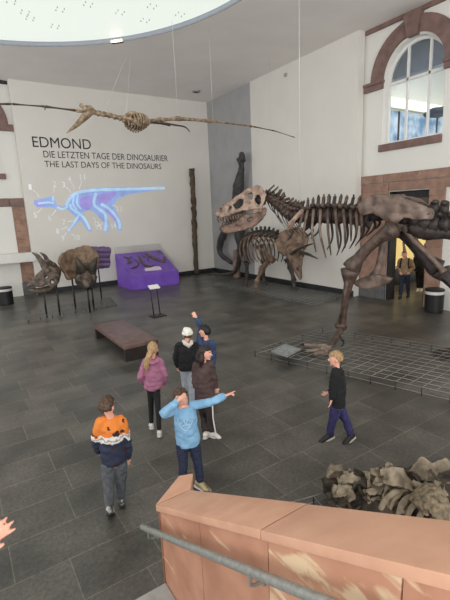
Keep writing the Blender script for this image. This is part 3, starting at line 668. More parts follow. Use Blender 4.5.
bm=nb(); a=ankL*.55+heelL*.45-lt*.05; stube(bm,[a,a-UP*.18-hd*.16,fl(341,347,.16)],[.03,.03,.012],4,8); obj('hind_claw',bm,M['rexd'],tx)
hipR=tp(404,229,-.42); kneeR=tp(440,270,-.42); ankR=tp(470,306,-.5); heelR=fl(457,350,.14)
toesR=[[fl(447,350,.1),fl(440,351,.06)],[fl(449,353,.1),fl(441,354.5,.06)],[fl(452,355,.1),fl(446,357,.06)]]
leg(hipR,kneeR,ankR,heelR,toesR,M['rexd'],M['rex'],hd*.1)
# info plate on the barrier
bm=nb(); c0=[fl(271,352,.19),fl(285,344.5,.19),fl(301,350,.19),fl(287,357.5,.19)]; prism(bm,c0,(0,0,.025)); ip=thing('info_panel','small grey metal information panel lying on the barrier by the toes','panel',(c0[0]+c0[2])/2); obj('plate',bm,M['steel'],ip,False)
bm=nb(); m_=(c0[0]+c0[2])/2; prism(bm,[m_+(p-m_)*.8+V((0,0,.026)) for p in c0],(0,0,.004)); obj('printed_sheet',bm,mat('grey print',(150,156,160),.3,(116,120,124),14),ip,False)
# ================================================================== TRICERATOPS BY THE WALL
ts=thing('horned_skeleton','brown horned dinosaur skeleton walking beside the white wall with head lowered','dinosaur skeleton',(11.9,15,0))
XN,XF=11.35,12.35
def a3(px,py,x): return onX(px,py,x)
sp=[a3(245.5,241,11.9),a3(249,237.5,11.88),a3(253,235,11.85),a3(257,233.8,11.82),a3(261,233.2,11.8),a3(265,233.2,11.78),a3(269,233.8,11.75),a3(273,235,11.72),a3(277,236.8,11.7),a3(281,239,11.65),a3(286,242,11.6)]
for i,p in enumerate(sp): vertebra(p,sp[max(i-1,0)]-sp[min(i+1,len(sp)-1)],.3,.16,M['trid'],'back_vertebra',ts)
for i in range(1,10):
    p=sp[i]
    for s in (-1,1):
        x=11.8+s*.62; e=1.15 if i<8 else .8
        bm=nb(); P=[p+V((s*.08,0,0)),p+V((s*.42,.0,-.12)),p+V((s*.64,-.1,-.55)),p+V((s*.6,-.22,-e*.9)),p+V((s*.42,-.3,-e*1.1))]
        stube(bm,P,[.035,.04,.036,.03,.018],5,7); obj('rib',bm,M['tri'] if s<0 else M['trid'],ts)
bm=nb(); sheet(bm,[(240,246),(243,239),(248,237),(252,240),(249,246),(245,250)],[],14,lambda x,y: a3(x,y,11.55)+V((.05*math.sin(x),0,0)),.08); obj('pelvis_blade',bm,M['trid'],ts)
def tleg(P,R,m,foot,nm):
    bm=nb()
    for i in range(len(P)-1): bone(bm,P[i],P[i+1],R[i],1.6,1.5,9)
    rough(bm,.025,7); obj(nm,bm,m,ts)
    bm=nb(); f=P[-1]
    for k in (-1,0,1): stube(bm,[f,V((f.x-.1,f.y-.1+k*.12,.07)),V((f.x-.26,f.y-.2+k*.2,.04))],[.08,.07,.035],4,8)
    obj('foot',bm,M['tri'] if m is M['tri'] else M['trid'],ts)
def dn(p,z): return V((p.x,p.y,z))
fh=fl(245.5,284,.1); ff=fl(256,288,.1); fh2=fl(262,281,.1); ff2=fl(296,285.5,.1); fh2.x=min(fh2.x,12.4); ff2.x=min(ff2.x,12.4)
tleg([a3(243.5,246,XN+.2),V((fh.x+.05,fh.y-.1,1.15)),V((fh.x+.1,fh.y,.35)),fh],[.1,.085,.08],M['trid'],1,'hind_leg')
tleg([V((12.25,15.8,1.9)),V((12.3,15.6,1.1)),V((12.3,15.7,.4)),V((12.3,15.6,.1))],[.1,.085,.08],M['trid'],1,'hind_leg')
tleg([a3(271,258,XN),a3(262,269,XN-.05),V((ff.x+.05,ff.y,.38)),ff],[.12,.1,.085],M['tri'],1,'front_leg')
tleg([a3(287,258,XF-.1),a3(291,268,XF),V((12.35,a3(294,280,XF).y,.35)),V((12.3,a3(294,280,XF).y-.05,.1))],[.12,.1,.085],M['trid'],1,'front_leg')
bm=nb(); stube(bm,[a3(254,245,XN+.05),a3(261,250,XN-.05),a3(268,256,XN-.1),a3(274,261,XN-.05)],[.07,.09,.12,.14],5,9); rough(bm,.03,6); obj('shoulder_blade',bm,M['tri'],ts)
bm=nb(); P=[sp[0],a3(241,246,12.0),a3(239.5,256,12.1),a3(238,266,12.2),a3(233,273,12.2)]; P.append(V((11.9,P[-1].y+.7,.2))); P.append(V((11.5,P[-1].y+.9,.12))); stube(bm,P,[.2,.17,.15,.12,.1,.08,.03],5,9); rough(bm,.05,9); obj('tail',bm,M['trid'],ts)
# head: snout lofted from frill to beak
FC=a3(293,246,11.45); BK=a3(300.5,279.5,11.05); ax=(BK-FC).normalized(); sl=V((.55,-.83,0)).normalized(); sl=(sl-ax*sl.dot(ax)).normalized(); up3=sl.cross(ax)
if up3.y>0 : up3=-up3
bm=nb(); ts_=[0,.15,.35,.55,.72,.86,.95,1]; tube(bm,[FC+(BK-FC)*t+up3*(.12*math.sin(t*3)) for t in ts_],[.18,.24,.24,.2,.17,.13,.08,.03],12,sl,[.3,.36,.33,.24,.17,.12,.07,.02]); rough(bm,.06,6); hdo=obj('skull',bm,M['tri'],ts)
bm=nb(); fo=[(math.cos(a)*.68*(1+.03*math.cos(9*a)),math.sin(a)*.62+.12) for a in [2*math.pi*k/40 for k in range(40)]]
sheet(bm,fo,[],24,lambda x,y: FC+sl*x-ax*(y+.1)+up3*(-.1+.22*(x*x)+.1*y),.07); rough(bm,.03,5); obj('frill',bm,M['tri'],ts)
for s,e in ((1,(318,259)),(-1,(315,243))):
    bm=nb(); a=FC+ax*.45+sl*s*.2+up3*.15; tipv=a3(e[0],e[1],10.75); stube(bm,[a,lerp(a,tipv,.5)+up3*.12,tipv],[.085,.06,.012],6,9); obj('brow_horn',bm,M['trid'],ts)
bm=nb(); a=FC+(BK-FC)*.78+up3*.18; stube(bm,[a,a+up3*.2-ax*.02],[.06,.01],4,8); obj('nose_horn',bm,M['trid'],ts)
for s in (1,-1):
    bm=nb(); ell(bm,FC+ax*.62+sl*s*.27+up3*.12,(.08,.08,.08)); obj('eye_socket',bm,M['rexd'],hdo)
bm=nb(); P0=FC+ax*.45-up3*.2; stube(bm,[P0,FC+ax*.85-up3*.2,BK-ax*.12-up3*.1],[.14,.12,.05],5,9); obj('lower_jaw',bm,M['trid'],ts)
# ================================================================== TWO SKULLS ON POSTS
YS=15.9
def s1(px,py,dy=0): return onY(px,py,YS+dy)
t=thing('horned_skull','dark grey horned skull in profile facing left on thin posts','skull',dn(s1(48,300),0))
bm=nb()
for s in (-.25,.25): sheet(bm,[(41,274),(44,270),(49,266),(54,267),(58,271),(58.5,278),(57,284),(52,287),(46,285),(40,287),(33,286),(31,283),(36,279)],[[(44,276),(47,275),(47.5,278),(44.5,279)],[(50,279),(54,279),(54,283),(50.5,283)]],30,lambda x,y,s=s: s1(x,y,s*(.5+.5*min(1,max(0,(x-31)/22)))),.08)
P=[s1(31,283),s1(36,280),s1(42,275),s1(49,269),s1(57,272)]; tube(bm,P,[.06,.12,.16,.16,.1],10,V((0,1,0)),[.08,.16,.2,.3,.4]); rough(bm,.04,6); o=obj('skull',bm,M['skl'],t)
for dx,dy in ((0,-.3),(8,.25)):
    bm=nb(); stube(bm,[s1(47+dx*.3,272,dy),s1(43+dx*.6,264,dy),s1(38+dx*.9,256.5,dy),s1(32+dx,252.5,dy)],[.13,.11,.07,.015],6,10); obj('brow_horn',bm,M['skl'],t)
fr1=[(44,262),(48,259),(54,264),(59,269),(59.5,276),(57,283),(52,280),(48,272)]
bm=nb(); sheet(bm,fr1,[],20,lambda x,y: s1(x,y,.05+.03*(x-50)),.09); rough(bm,.04,5); obj('frill',bm,M['skl'],t)
bm=nb(); stube(bm,[s1(33,281.5),s1(29.5,279),s1(27.5,277.5)],[.06,.04,.01],4,8); obj('nose_horn',bm,M['skl'],t)
bm=nb(); stube(bm,[s1(29,289.5),s1(36,291),s1(46,289.5),s1(55,286)],[.06,.1,.12,.1],5,10); stube(bm,[s1(27,286.5),s1(31,284),s1(34,283.5)],[.03,.08,.1],4,8); obj('lower_jaw',bm,M['skl'],t)
for px,py in ((43,288),(56,284)):
    q=s1(px,py); bm=nb(); tube(bm,[q,dn(q,0)],.035,8); obj('post',bm,M['dark'],t)
def s2(px,py,dy=0): return onY(px,py,16.2+dy)
t=thing('frilled_skull','tan horned skull with very broad frill facing the hall on thin posts','skull',dn(s2(83,300),0))
bm=nb(); fr2=[(58,262),(59,256),(63,252),(70,249.5),(77,248.5),(84,247),(91,247.5),(97,251),(100,257),(99,266),(97,273),(90,276),(84,275),(77,278),(71,280),(67,281),(63,273),(59.5,268)]
sheet(bm,fr2,[],34,lambda x,y: s2(x,y,.6-.0015*(x-79)**2+.02*(262-y)),.1); rough(bm,.05,4); obj('frill',bm,M['skr'],t)
bm=nb(); P=[s2(86,268,.4),s2(86,273,.1),s2(86.5,278,-.3),s2(87,283,-.7),s2(87.5,286.5,-.95)]; tube(bm,P,[.25,.28,.22,.15,.06],12,V((1,0,0)),[.42,.38,.26,.16,.06]); rough(bm,.05,6); o=obj('skull',bm,M['skl'],t)
for a,b,c in ((82,78.5,76),(90.5,94,97)):
    bm=nb(); stube(bm,[s2(a,273,0),s2((a+b)/2,267,-.3),s2(c,257,-.4)],[.22,.17,.03],6,10); obj('brow_horn',bm,M['trid'],t)
bm=nb(); stube(bm,[s2(80,276,.1),s2(78,281,-.1),s2(84,286,-.6),s2(88,287,-.9),s2(93,283,-.4),s2(94.5,277,.1)],[.1,.12,.1,.1,.1,.1],5,9); rough(bm,.03,7); obj('lower_jaw',bm,M['rexd'],t)
for k,(px,py) in enumerate(((79,278),(82,280),(90,280),(93,278))):
    bm=nb(); ell(bm,s2(px,py,-.35),(.12,.1,.14)); obj('cheek_bone',bm,M['skl'],o)
for px,py,dy in ((72,279,.4),(87,285,-.6),(91,282,-.3)):
    q=s2(px,py,dy); bm=nb(); tube(bm,[q,dn(q,0)],.035,8); obj('post',bm,M['dark'],t)
bm=nb(); pb=[(80,249),(84,247),(92,248),(98,247),(105,246.3),(110,249),(110.5,254),(109,258),(110.5,263),(108,267.5),(102,268.5),(95,268),(84,262)]
sheet(bm,pb,[],26,lambda x,y: onY(x,y,17.6)+V((0,.05*math.sin(y*1.3),0)),.08)
t2=thing('purple_board','dull purple grooved lobed board behind the broad frilled skull','board',dn(onY(97,260,17.6),0)); obj('board',bm,M['purpled'],t2)
q=onY(98,266,17.64); bm=nb(); tube(bm,[q,dn(q,0)],.03,8); obj('post',bm,M['dark'],t2)
# ================================================================== PTEROSAUR
YP=13.0
def pp(px,py,dy=0): return onY(px,py,YP+dy)
pt=thing('flying_reptile_skeleton','tan flying reptile skeleton with very long thin wings hanging near the ceiling','skeleton',pp(135,120))
bm=nb(); stube(bm,[pp(93,109),pp(85,116),pp(76,125),pp(66,133.5)],[.11,.1,.06,.008],6,8); obj('upper_beak',bm,M['ptero'],pt)
bm=nb(); stube(bm,[pp(92,113),pp(86,118.5),pp(77,126),pp(68,132.5)],[.05,.05,.035,.006],6,8); obj('lower_beak',bm,M['ptero'],pt)
bm=nb(); ell(bm,pp(88,109),(.16,.1,.12)); stube(bm,[pp(87,110),pp(82,106),pp(81.5,103.5)],[.07,.05,.02],4,8); rough(bm,.05,8); obj('skull',bm,M['ptero'],pt)
nk=[pp(93,112),pp(98,113.5),pp(103.5,114.5),pp(109,115.5),pp(114.5,117),pp(120,118.5),pp(124,119.5)]
for i in range(6):
    bm=nb(); bone(bm,nk[i],nk[i+1],.055,1.6,1.5,8); tube(bm,[nk[i]+V((0,0,.08)),nk[i+1]+V((0,0,.05))],[.02,.015],6); obj('neck_vertebra',bm,M['ptero'],pt)
bm=nb(); bone(bm,pp(122,119),pp(149,123),.08,1.4,1.3,10); rough(bm,.03,9); obj('backbone',bm,M['ptero'],pt)
for i in range(9):
    f=i/8; x=125+f*20; h=math.sin(math.pi*(.15+.7*f))
    for s in (1,-1):
        bm=nb(); c=pp(x,121); stube(bm,[c+V((0,0,.12)),c+V((.03,s*.3*h,.16*h)),c+V((.06,s*.36*h,-.1)),c+V((.05,s*.12,-.32*h))],[.025,.03,.028,.02],5,7); obj('rib',bm,M['ptero'],pt)
bm=nb(); sheet(bm,[(126,124),(131,128),(138,130.5),(145,128),(147,124),(140,126),(132,125)],[],18,lambda x,y: pp(x,y,-.05+.002*(x-136)**2),.06); obj('breastbone',bm,M['rexd'],pt)
for P,m,nm in (([pp(126,115,-.1),pp(133,113,-.15),pp(142,117,-.1),pp(147,122)],M['ptero'],'shoulder_girdle'),([pp(124,117,-.25),pp(131,119.5,-.35),pp(139,124,-.3)],M['ptero'],'shoulder_girdle')):
    bm=nb(); stube(bm,P,[.05,.06,.055,.04][:len(P)],5,8); obj(nm,bm,m,pt)
for a,b,r,m in (((125,118),(101,114.5),.04,'ptero'),((101,114.5),(76,110.5),.035,'ptero'),((76,110.5),(45,106.5),.025,'pterod'),((45,106.5),(12,104),.02,'pterod'),((12,104),(-60,104),.02,'pterod')):
    bm=nb(); bone(bm,pp(*a,.15),pp(*b,.15),r,1.6,1.6,8); obj('left_wing_bone',bm,M[m],pt)
for a,b,r,m in (((148,121),(160,119.5),.05,'ptero'),((160,119.8),(178,118.5),.055,'ptero'),((177,118.5),(211,121),.05,'ptero'),((211,121),(253,126.5),.03,'ptero'),((253,126.5),(275,131),.018,'pterod'),((275,131),(295,137.5),.013,'pterod')):
    bm=nb(); bone(bm,pp(*a),pp(*b),r,1.6,1.5,8); obj('right_wing_bone',bm,M[m],pt)
bm=nb(); stube(bm,[pp(211,121),pp(211.5,124)],[.05,.02],3,6); obj('wing_finger',bm,M['ptero'],pt)
bm=nb(); stube(bm,[pp(45,107),pp(45,110)],[.02,.012],3,6); obj('wing_finger',bm,M['pterod'],pt)
for P,R in (([pp(149,122,.1),pp(161,123.5,.1),pp(170,125.5,.1)],[.05,.03,.035]),([pp(161,122.5,-.1),pp(175,125,-.1),pp(185,127,-.1),pp(190,132,-.1)],[.03,.03,.025,.012])):
    bm=nb(); stube(bm,P,R,5,8); obj('hind_leg',bm,M['pterod'],pt)
# suspension wires
wm=mat('thin steel wire',(205,205,202),.4)
def wire(a,b,lab,r=.0045):
    bm=nb(); tube(bm,[a,b],r,5); finish(obj('suspension_wire',bm,wm),lab,'wire','thin suspension wires')
top=fl(130,47,CZ-.01)
wire(top,pp(103,114),'pale wire slanting from ceiling down to the flying reptile neck')
wire(top+V((.05,0,0)),pp(126,117),'pale wire from ceiling down to the flying reptile chest')
for px,py,lab in ((178,118,'thin vertical wire holding the near half of the right wing'),(213,121,'thin vertical wire holding the middle joint of the right wing')):
    p=pp(px,py); wire(V((p.x,p.y,CZ)),p,lab,.005)
p=tp(300,208); wire(V((p.x,p.y,CZ)),p,'long vertical wire from ceiling to the shoulders of the big skeleton',.007)
p=sp[7]; wire(V((p.x,p.y,CZ)),p,'thin vertical wire above the horned skeleton by the wall',.004)
# ================================================================== STAIRS, PARAPET, RAIL
SL=.542; TR=.168/.542; YE=3.06; ZE=1.0
def capz(y): return ZE+(YE-y)*SL
FX=1.175
stp=thing('staircase','pale grey stone stair flight at the lower left beside the parapet','stairs',(0,YE,0))
stm=mat('pale grey stone step',(168,168,166),.6,(150,150,148),9,6)
for k in range(14):
    y1=YE-(TR*k+.3 if k else 0); bm=nb(); box(bm,(-1.6,y1-TR-(.35 if k==0 else .015) if k<13 else y1-1.4,0.0),(FX-.002,y1,.168*(k+1))); obj('step',bevel(bm,.008,1),stm,stp,False)
pr=thing('stair_parapet','sloping pink sandstone stair parapet with wide flat coping in the foreground','parapet',(1.3,1.5,0))
cx0,cx1=1.14,1.485; ct=.062
YJ=1.53
def capseg(ya,yb,g=.003):
    bm=nb(); za,zb_=capz(ya),capz(yb); ya-=g; yb+=g
    hexa(bm,[V((cx0,ya,za-ct)),V((cx1,ya,za-ct)),V((cx1,yb,zb_-ct)),V((cx0,yb,zb_-ct))],[V((cx0,ya,za)),V((cx1,ya,za)),V((cx1,yb,zb_)),V((cx0,yb,zb_))]); bevel(bm,.006,2); obj('coping_stone',bm,M['cap'],pr,'auto')
capseg(YE,YJ); capseg(YJ,.35); capseg(.35,-1.6)
A4=[V((cx0,YE+.003,ZE)),V((cx1,YE+.003,ZE)),V((1.625,3.26,ZE)),V((1.50,3.31,ZE))]
bm=nb(); prism(bm,[p-V((0,0,ct)) for p in A4],(0,0,ct)); bevel(bm,.005,2); obj('coping_stone',bm,M['cap'],pr,'auto')
m_=V((1.4,3.15,0)); bm=nb(); prism(bm,[V((m_.x+(p.x-m_.x)*.92,m_.y+(p.y-m_.y)*.92-.004,0)) for p in A4],(0,0,ZE-ct)); obj('end_block',bm,M['panel'],pr,False)
bm=nb(); hexa(bm,[V((FX+.02,YE,0)),V((cx1-.03,YE,0)),V((cx1-.03,-1.6,0)),V((FX+.02,-1.6,0))],[V((FX+.02,YE,capz(YE)-ct)),V((cx1-.03,YE,capz(YE)-ct)),V((cx1-.03,-1.6,capz(-1.6)-ct)),V((FX+.02,-1.6,capz(-1.6)-ct))]); obj('core',bm,M['panel'],pr,False)
ys=[YE,onX(200,532,FX).y,onX(268,548,FX).y,onX(402,590,FX).y,.3,-.6,-1.6]
for k in range(len(ys)-1):
    ya,yb=ys[k]-.004,ys[k+1]+.004; bm=nb()
    for hA,hB in ((ct,.36),(.367,3.2)):
        zt=[capz(ya)-hA-.004,capz(yb)-hA-.004]; zl=[max(0,capz(ya)-hB),max(0,capz(yb)-hB)]
        if zt[0]<=zl[0]: continue
        hexa(bm,[V((FX,ya,zl[0])),V((FX+.03,ya,zl[0])),V((FX+.03,yb,zl[1])),V((FX,yb,zl[1]))],[V((FX,ya,zt[0])),V((FX+.03,ya,zt[0])),V((FX+.03,yb,zt[1])),V((FX,yb,zt[1]))])
    obj('stone_panel',bm,M['panel2'] if k==2 else M['panel'],pr,False)
hr=thing('handrail','grey round metal handrail on brackets along the sandstone parapet','handrail',(FX-.08,1.5,1))
RXP=FX-.09
p0=onX(142.5,527,RXP); rz=lambda y:p0.z+(p0.y-y)*SL
bm=nb(); tube(bm,[V((RXP,p0.y+.004,rz(p0.y+.004))),V((RXP,p0.y,rz(p0.y))),V((RXP,-1.4,rz(-1.4)))],[.022,.027,.027],18); obj('rail',bm,M['steel'],hr,'auto')
for px,py in ((158,545),(262,588)):
    q=onX(px,py,FX-.01); y=q.y; bm=nb(); z=rz(y)
    tube(bm,[V((RXP,y,z-.02)),V((RXP,y,z-.09)),V((RXP+.03,y,z-.115)),V((FX,y,z-.115))],.011,8); tube(bm,[V((FX-.012,y,z-.115)),V((FX,y,z-.115))],.03,14); obj('bracket',bm,M['steel'],hr,'auto')
# ================================================================== CRUMPLED FOSSIL HEAP
hp=thing('fossil_heap','heap of crumpled tan fossil plates and ribs behind the foreground parapet','fossil',(3.9,2.3,0))
def plate(px,py,z,w_,h_,rx,ry,rz_,curl,m='rag',fold=0.0,th=.03):
    c=fl(px,py,z); R=(Matrix.Rotation(rz_,3,'Z')@Matrix.Rotation(ry,3,'Y')@Matrix.Rotation(rx,3,'X'))
    k=random.randint(4,5); out=[]
    for i in range(k):
        a=2*math.pi*i/k+random.uniform(-.3,.3); r=random.uniform(.8,1.35); out.append((math.cos(a)*w_*r,math.sin(a)*h_*r))
    sd=random.random()*50; bm=nb()
    sheet(bm,out,[],18,lambda x,y: c+R@V((x,y,curl*x*x*4+fold*abs(y)*1.5+.06*noise.noise(V((x*5,y*5,sd))))),th,1)
    rough(bm,.012,16); obj('fossil_plate',bm,M[m],hp,'auto')
# mound under the plates, coloured dark for the shade in their gaps
bm=nb(); bmesh.ops.create_icosphere(bm,subdivisions=5,radius=1)
mc=(fl(395,500,.1)+fl(430,505,.1))/2
for v in bm.verts:
    v.co=V((mc.x-.05+v.co.x*.95,mc.y+v.co.y*.62,max(0,v.co.z)*.34))
    v.co+=V((0,0,1))*(.10*noise.noise(v.co*4)+.06*noise.noise(v.co*9))*(1 if v.co.z>.02 else 0)
    v.co.z=max(0,v.co.z)
obj('matrix_mound',bm,M['ragd'],hp)
PL=[(333,472,.34,.16,.11,.3,.1,.2,.2,'rag',0,.08),(330,487,.2,.13,.12,1.1,.1,-.3,.3,'ragd',0,.07),(342,483,.3,.12,.09,.5,.4,.6,.5,'rag',.3,.03),(350,476,.36,.12,.08,-.3,.5,.3,.8,'rag',.4,.03),
(345,494,.22,.13,.09,.7,-.2,.4,.4,'rag',.2,.03),(360,478,.42,.15,.09,.5,.3,-.4,-.7,'rag',.4,.03),(362,490,.32,.14,.09,.9,.1,.2,.6,'ragd',.3,.03),(372,484,.42,.13,.1,.7,-.4,.5,-.6,'rag',.5,.03),
(381,474,.5,.15,.08,.6,.2,-.5,.5,'rag',.5,.03),(390,473,.54,.12,.10,.9,-.5,.2,.4,'rag',.5,.03),(398,480,.52,.2,.14,.7,.15,-.35,-.5,'rag',.2,.03),(384,493,.38,.1,.14,1.1,.3,.2,.4,'rag',.2,.03),
(374,502,.28,.13,.11,.9,.2,.5,.4,'rag',.2,.03),(356,502,.2,.14,.10,.8,.3,-.4,.5,'ragd',.3,.03),(424,468,.52,.26,.15,.35,-.2,-.5,-.9,'rag',.1,.03),(446,472,.5,.25,.12,.5,.2,-.6,-.7,'rag',.2,.03),
(440,480,.46,.22,.07,.2,.2,-.5,.8,'ragd',.3,.03),(408,510,.3,.16,.07,.6,.2,-.3,.5,'rag',.2,.03),(390,508,.26,.13,.09,.9,-.2,.4,.5,'rag',.2,.03),(368,494,.3,.1,.08,.6,.6,-.9,.8,'rag',.3,.03),(412,477,.48,.12,.07,.4,.5,.5,.8,'ragd',.4,.03)]
for a in PL: plate(*a)
for i in range(34):
    px_=random.uniform(328,448); py_=random.uniform(474,508); z_=.5-abs(py_-480)*.009+random.uniform(-.04,.03)
    plate(px_,py_,max(.12,z_),random.uniform(.06,.12),random.uniform(.04,.08),random.uniform(.2,1.2),random.uniform(-.5,.5),random.uniform(-1,1),random.choice((-1,1))*random.uniform(.4,1),random.choice(('rag','rag','ragd')),random.uniform(.1,.6),.022)
for k,(x0_,y0_) in enumerate(((396,497),(404,503),(413,507),(424,511),(436,514),(386,500))):
    bm=nb(); P=[fl(x0_+14,y0_-9,.44),fl(x0_+6,y0_-6,.44),fl(x0_-2,y0_+2,.38),fl(x0_-6,y0_+12,.28),fl(x0_-6,y0_+22,.15)]
    tube(bm,smooth_path(P,5),.02,10,ray(x0_,y0_).normalized().cross(P[4]-P[0]).normalized(),[.03]*21); rough(bm,.012,9); obj('rib',bm,M['rag'],hp)
# scaly skin slab
bm=nb(); SP=[(413,489),(418,483),(428,483),(440,490),(449,500),(450,508),(440,510),(428,507),(418,501)]
sheet(bm,SP,[],80,lambda x,y: fl(x,y,.56)+V((0,0,.016*math.sin((x*.5+y*1.0)*1.5)+.006*math.sin(x*2.1-y*1.4)-.0005*((x-430)**2)-.0006*(y-495)**2)),.05); obj('scaly_slab',bm,mat('ridged scaly crust',(140,126,104),.8,(92,82,66),18,3,bump=.3),hp,True,'ridged scaly slab')
bm=nb(); stube(bm,[fl(336,503,.08),fl(344,508,.08),fl(352,512,.08)],[.05,.06,.05],4,10); obj('silver_base',bm,M['steel'],hp)
#PEOPLE#
# ================================================================== PEOPLE
def blob(bm, vox, it=4, fac=.5, noise_amp=0, nsc=9):
    me=bpy.data.meshes.new('t'); bmesh.ops.recalc_face_normals(bm,faces=bm.faces[:]); bm.to_mesh(me); bm.free()
    o=bpy.data.objects.new('t',me); C.objects.link(o)
    r=o.modifiers.new('r','REMESH'); r.mode='VOXEL'; r.voxel_size=vox; r.use_smooth_shade=True
    s=o.modifiers.new('s','SMOOTH'); s.factor=fac; s.iterations=it
    dg=bpy.context.evaluated_depsgraph_get(); m2=bpy.data.meshes.new_from_object(o.evaluated_get(dg)); bpy.data.objects.remove(o); bpy.data.meshes.remove(me)
    if noise_amp:
        b2=bmesh.new(); b2.from_mesh(m2); b2.normal_update()
        for v in b2.verts:
            c=v.co; v.co=c+v.normal*(noise_amp*(noise.noise(V((c.x*nsc,c.y*nsc,c.z*nsc*1.9)))+.5*noise.noise(c*nsc*2.3)))
        b2.to_mesh(m2); b2.free()
    return m2
def frame(f,up):
    f=f.normalized(); l=up.cross(f).normalized(); u=f.cross(l); return f,l,u     # forward, left, up
def rotm(f,l,u): return Matrix((f,l,u)).transposed()
def hand(bm, w_, d, nrm, k=1.0, curl=.35, point=False, side=1, spread=2.2):
    """wrist, direction, palm normal; thumb on 'side' of the palm"""
    d=d.normalized(); n=(nrm-d*nrm.dot(d)).normalized(); s=d.cross(n)*side
    tube(bm,[w_-d*.02*k,w_+d*.02*k,w_+d*.075*k],[.016*k,.017*k,.014*k],10,s,[.02*k,.03*k,.034*k])
    for i,(o_,L) in enumerate(((.027,.064),(.009,.072),(-.009,.067),(-.026,.052))):
        c=curl if not (point and i==0) else .03
        if point and i>0: c=1.1
        p=w_+d*.07*k+s*o_*k; dd=d+s*(o_*spread if not point else 0); dd.normalize(); pts=[p-d*.02*k,p]; a=0
        for j,fr_ in enumerate((.45,.32,.23)):
            a+=c*(.5+.5*j/2); q_=dd*math.cos(a)+n*math.sin(a); p=p+q_*L*fr_*k*1.05; pts.append(p)
        tube(bm,pts,[.0095*k,.0095*k,.009*k,.0085*k,.006*k],8)
    p=w_+d*.025*k+s*.024*k; stube(bm,[p-s*.01*k,p+s*.022*k+d*.022*k+n*.008*k,p+s*.03*k+d*.05*k+n*.016*k],[.013*k,.011*k,.008*k],3,8)
def shoe(t,ank,toe,mu,ms,nm='shoe',k=1.0,lab=None):
    d=(toe-ank); d=d.normalized(); up=UP-d*d.z; up.normalize(); s=up.cross(d)
    heel=ank-up*.05*k-d*.055*k; L=(toe-heel).length
    bm=nb(); 
    P=[heel+up*.02*k-d*.012, heel+up*.028*k, heel+d*L*.35+up*.034*k, heel+d*L*.62+up*.018*k, heel+d*L*.88+up*.006*k, heel+d*L*1.02+up*.0]
    tube(bm,P,[.03*k,.044*k,.046*k,.034*k,.024*k,.012*k],12,s,[.022*k,.036*k,.04*k,.045*k,.038*k,.018*k])
    tube(bm,[ank-up*.04*k,ank+up*.02*k],[.04*k,.038*k],10)
    o=obj(nm,blob(bm,.009,3),mu,t,True,lab)
    bm=nb(); Q=[heel-up*.022*k-d*.015,heel-up*.022*k,heel+d*L*.4-up*.022*k,heel+d*L*.7-up*.022*k,heel+d*L*.95-up*.02*k,heel+d*L*1.05-up*.014*k]
    tube(bm,Q,[.012*k,.014*k,.014*k,.014*k,.013*k,.008*k],12,s,[.026*k,.038*k,.041*k,.047*k,.04*k,.02*k]); obj('sole',bm,ms,o)
def head_shape(bm,c,f,l,u,k):
    R=rotm(f,l,u)
    ell(bm,c+u*.018*k-f*.008*k,(.092*k,.074*k,.092*k),R,18,14)
    ell(bm,c-u*.045*k+f*.022*k,(.062*k,.054*k,.062*k),R,14,10)
    ell(bm,c+f*.02*k-u*.01*k,(.072*k,.062*k,.08*k),R,14,10)
    tube(bm,[c+f*.085*k+u*.012*k,c+f*.098*k-u*.012*k,c+f*.106*k-u*.024*k,c+f*.088*k-u*.032*k],[.008*k,.010*k,.013*k,.009*k],8)
    ell(bm,c-u*.092*k+f*.06*k,(.022*k,.026*k,.016*k),R,10,8)
    for s in (1,-1): ell(bm,c+l*s*.075*k-u*.012*k-f*.01*k,(.022*k,.01*k,.032*k),R,10,8)
    for s in (1,-1): ell(bm,c+f*.077*k+l*s*.03*k+u*.026*k,(.012*k,.02*k,.007*k),R,10,8)
def hair_cap(c,f,l,u,k,lo=-.5,fr=.3,thick=1.12,amp=.012,lob=None):
    bm=nb(); bmesh.ops.create_uvsphere(bm,u_segments=40,v_segments=28,radius=1)
    for v in bm.verts:
        d=v.co.copy()            # x forward, y left, z up
        z0=fr if d.x>.25 else (fr+(lo-fr)*min(1,(.25-d.x)/.55))
        inh=d.z>z0
        r=thick if inh else .82
        p=V((d.x*.095*r-.008,d.y*.078*r,d.z*.10*r+.018))*k
        p+=d*(amp*k*noise.noise(V((d.x*4,d.y*4,d.z*4)))+amp*.6*k*noise.noise(V((d.x*14,d.y*14,d.z*6)))) if inh else V((0,0,0))
        v.co=c+f*p.x+l*p.y+u*p.z
    return bm
def face_bits(t,c,f,l,u,k,hairm):
    for s in (1,-1):
        e=c+f*.08*k+l*s*.031*k+u*.008*k; bm=nb(); ell(bm,e,(.012*k,.014*k,.009*k),rotm(f,l,u),10,8); o=obj('eye',bm,EYEW,t)
        bm=nb(); ell(bm,e+f*.008*k,(.006*k,.0065*k,.0065*k),rotm(f,l,u),10,8); obj('iris',bm,EYED,o)
        bm=nb(); tube(bm,[c+f*.088*k+l*s*.016*k+u*.03*k,c+f*.084*k+l*s*.034*k+u*.034*k,c+f*.07*k+l*s*.05*k+u*.028*k],.0045*k,6); obj('eyebrow',bm,hairm,t)
    bm=nb(); tube(bm,[c+f*.074*k+l*.024*k-u*.056*k,c+f*.088*k-u*.058*k,c+f*.074*k-l*.024*k-u*.056*k],[.003*k,.0075*k,.003*k],8); obj('mouth',bm,LIPS,t)
EYEW=mat('eye white',(228,224,218),.3); EYED=mat('iris dark',(52,38,30),.3); LIPS=mat('lips',(188,112,104),.5)
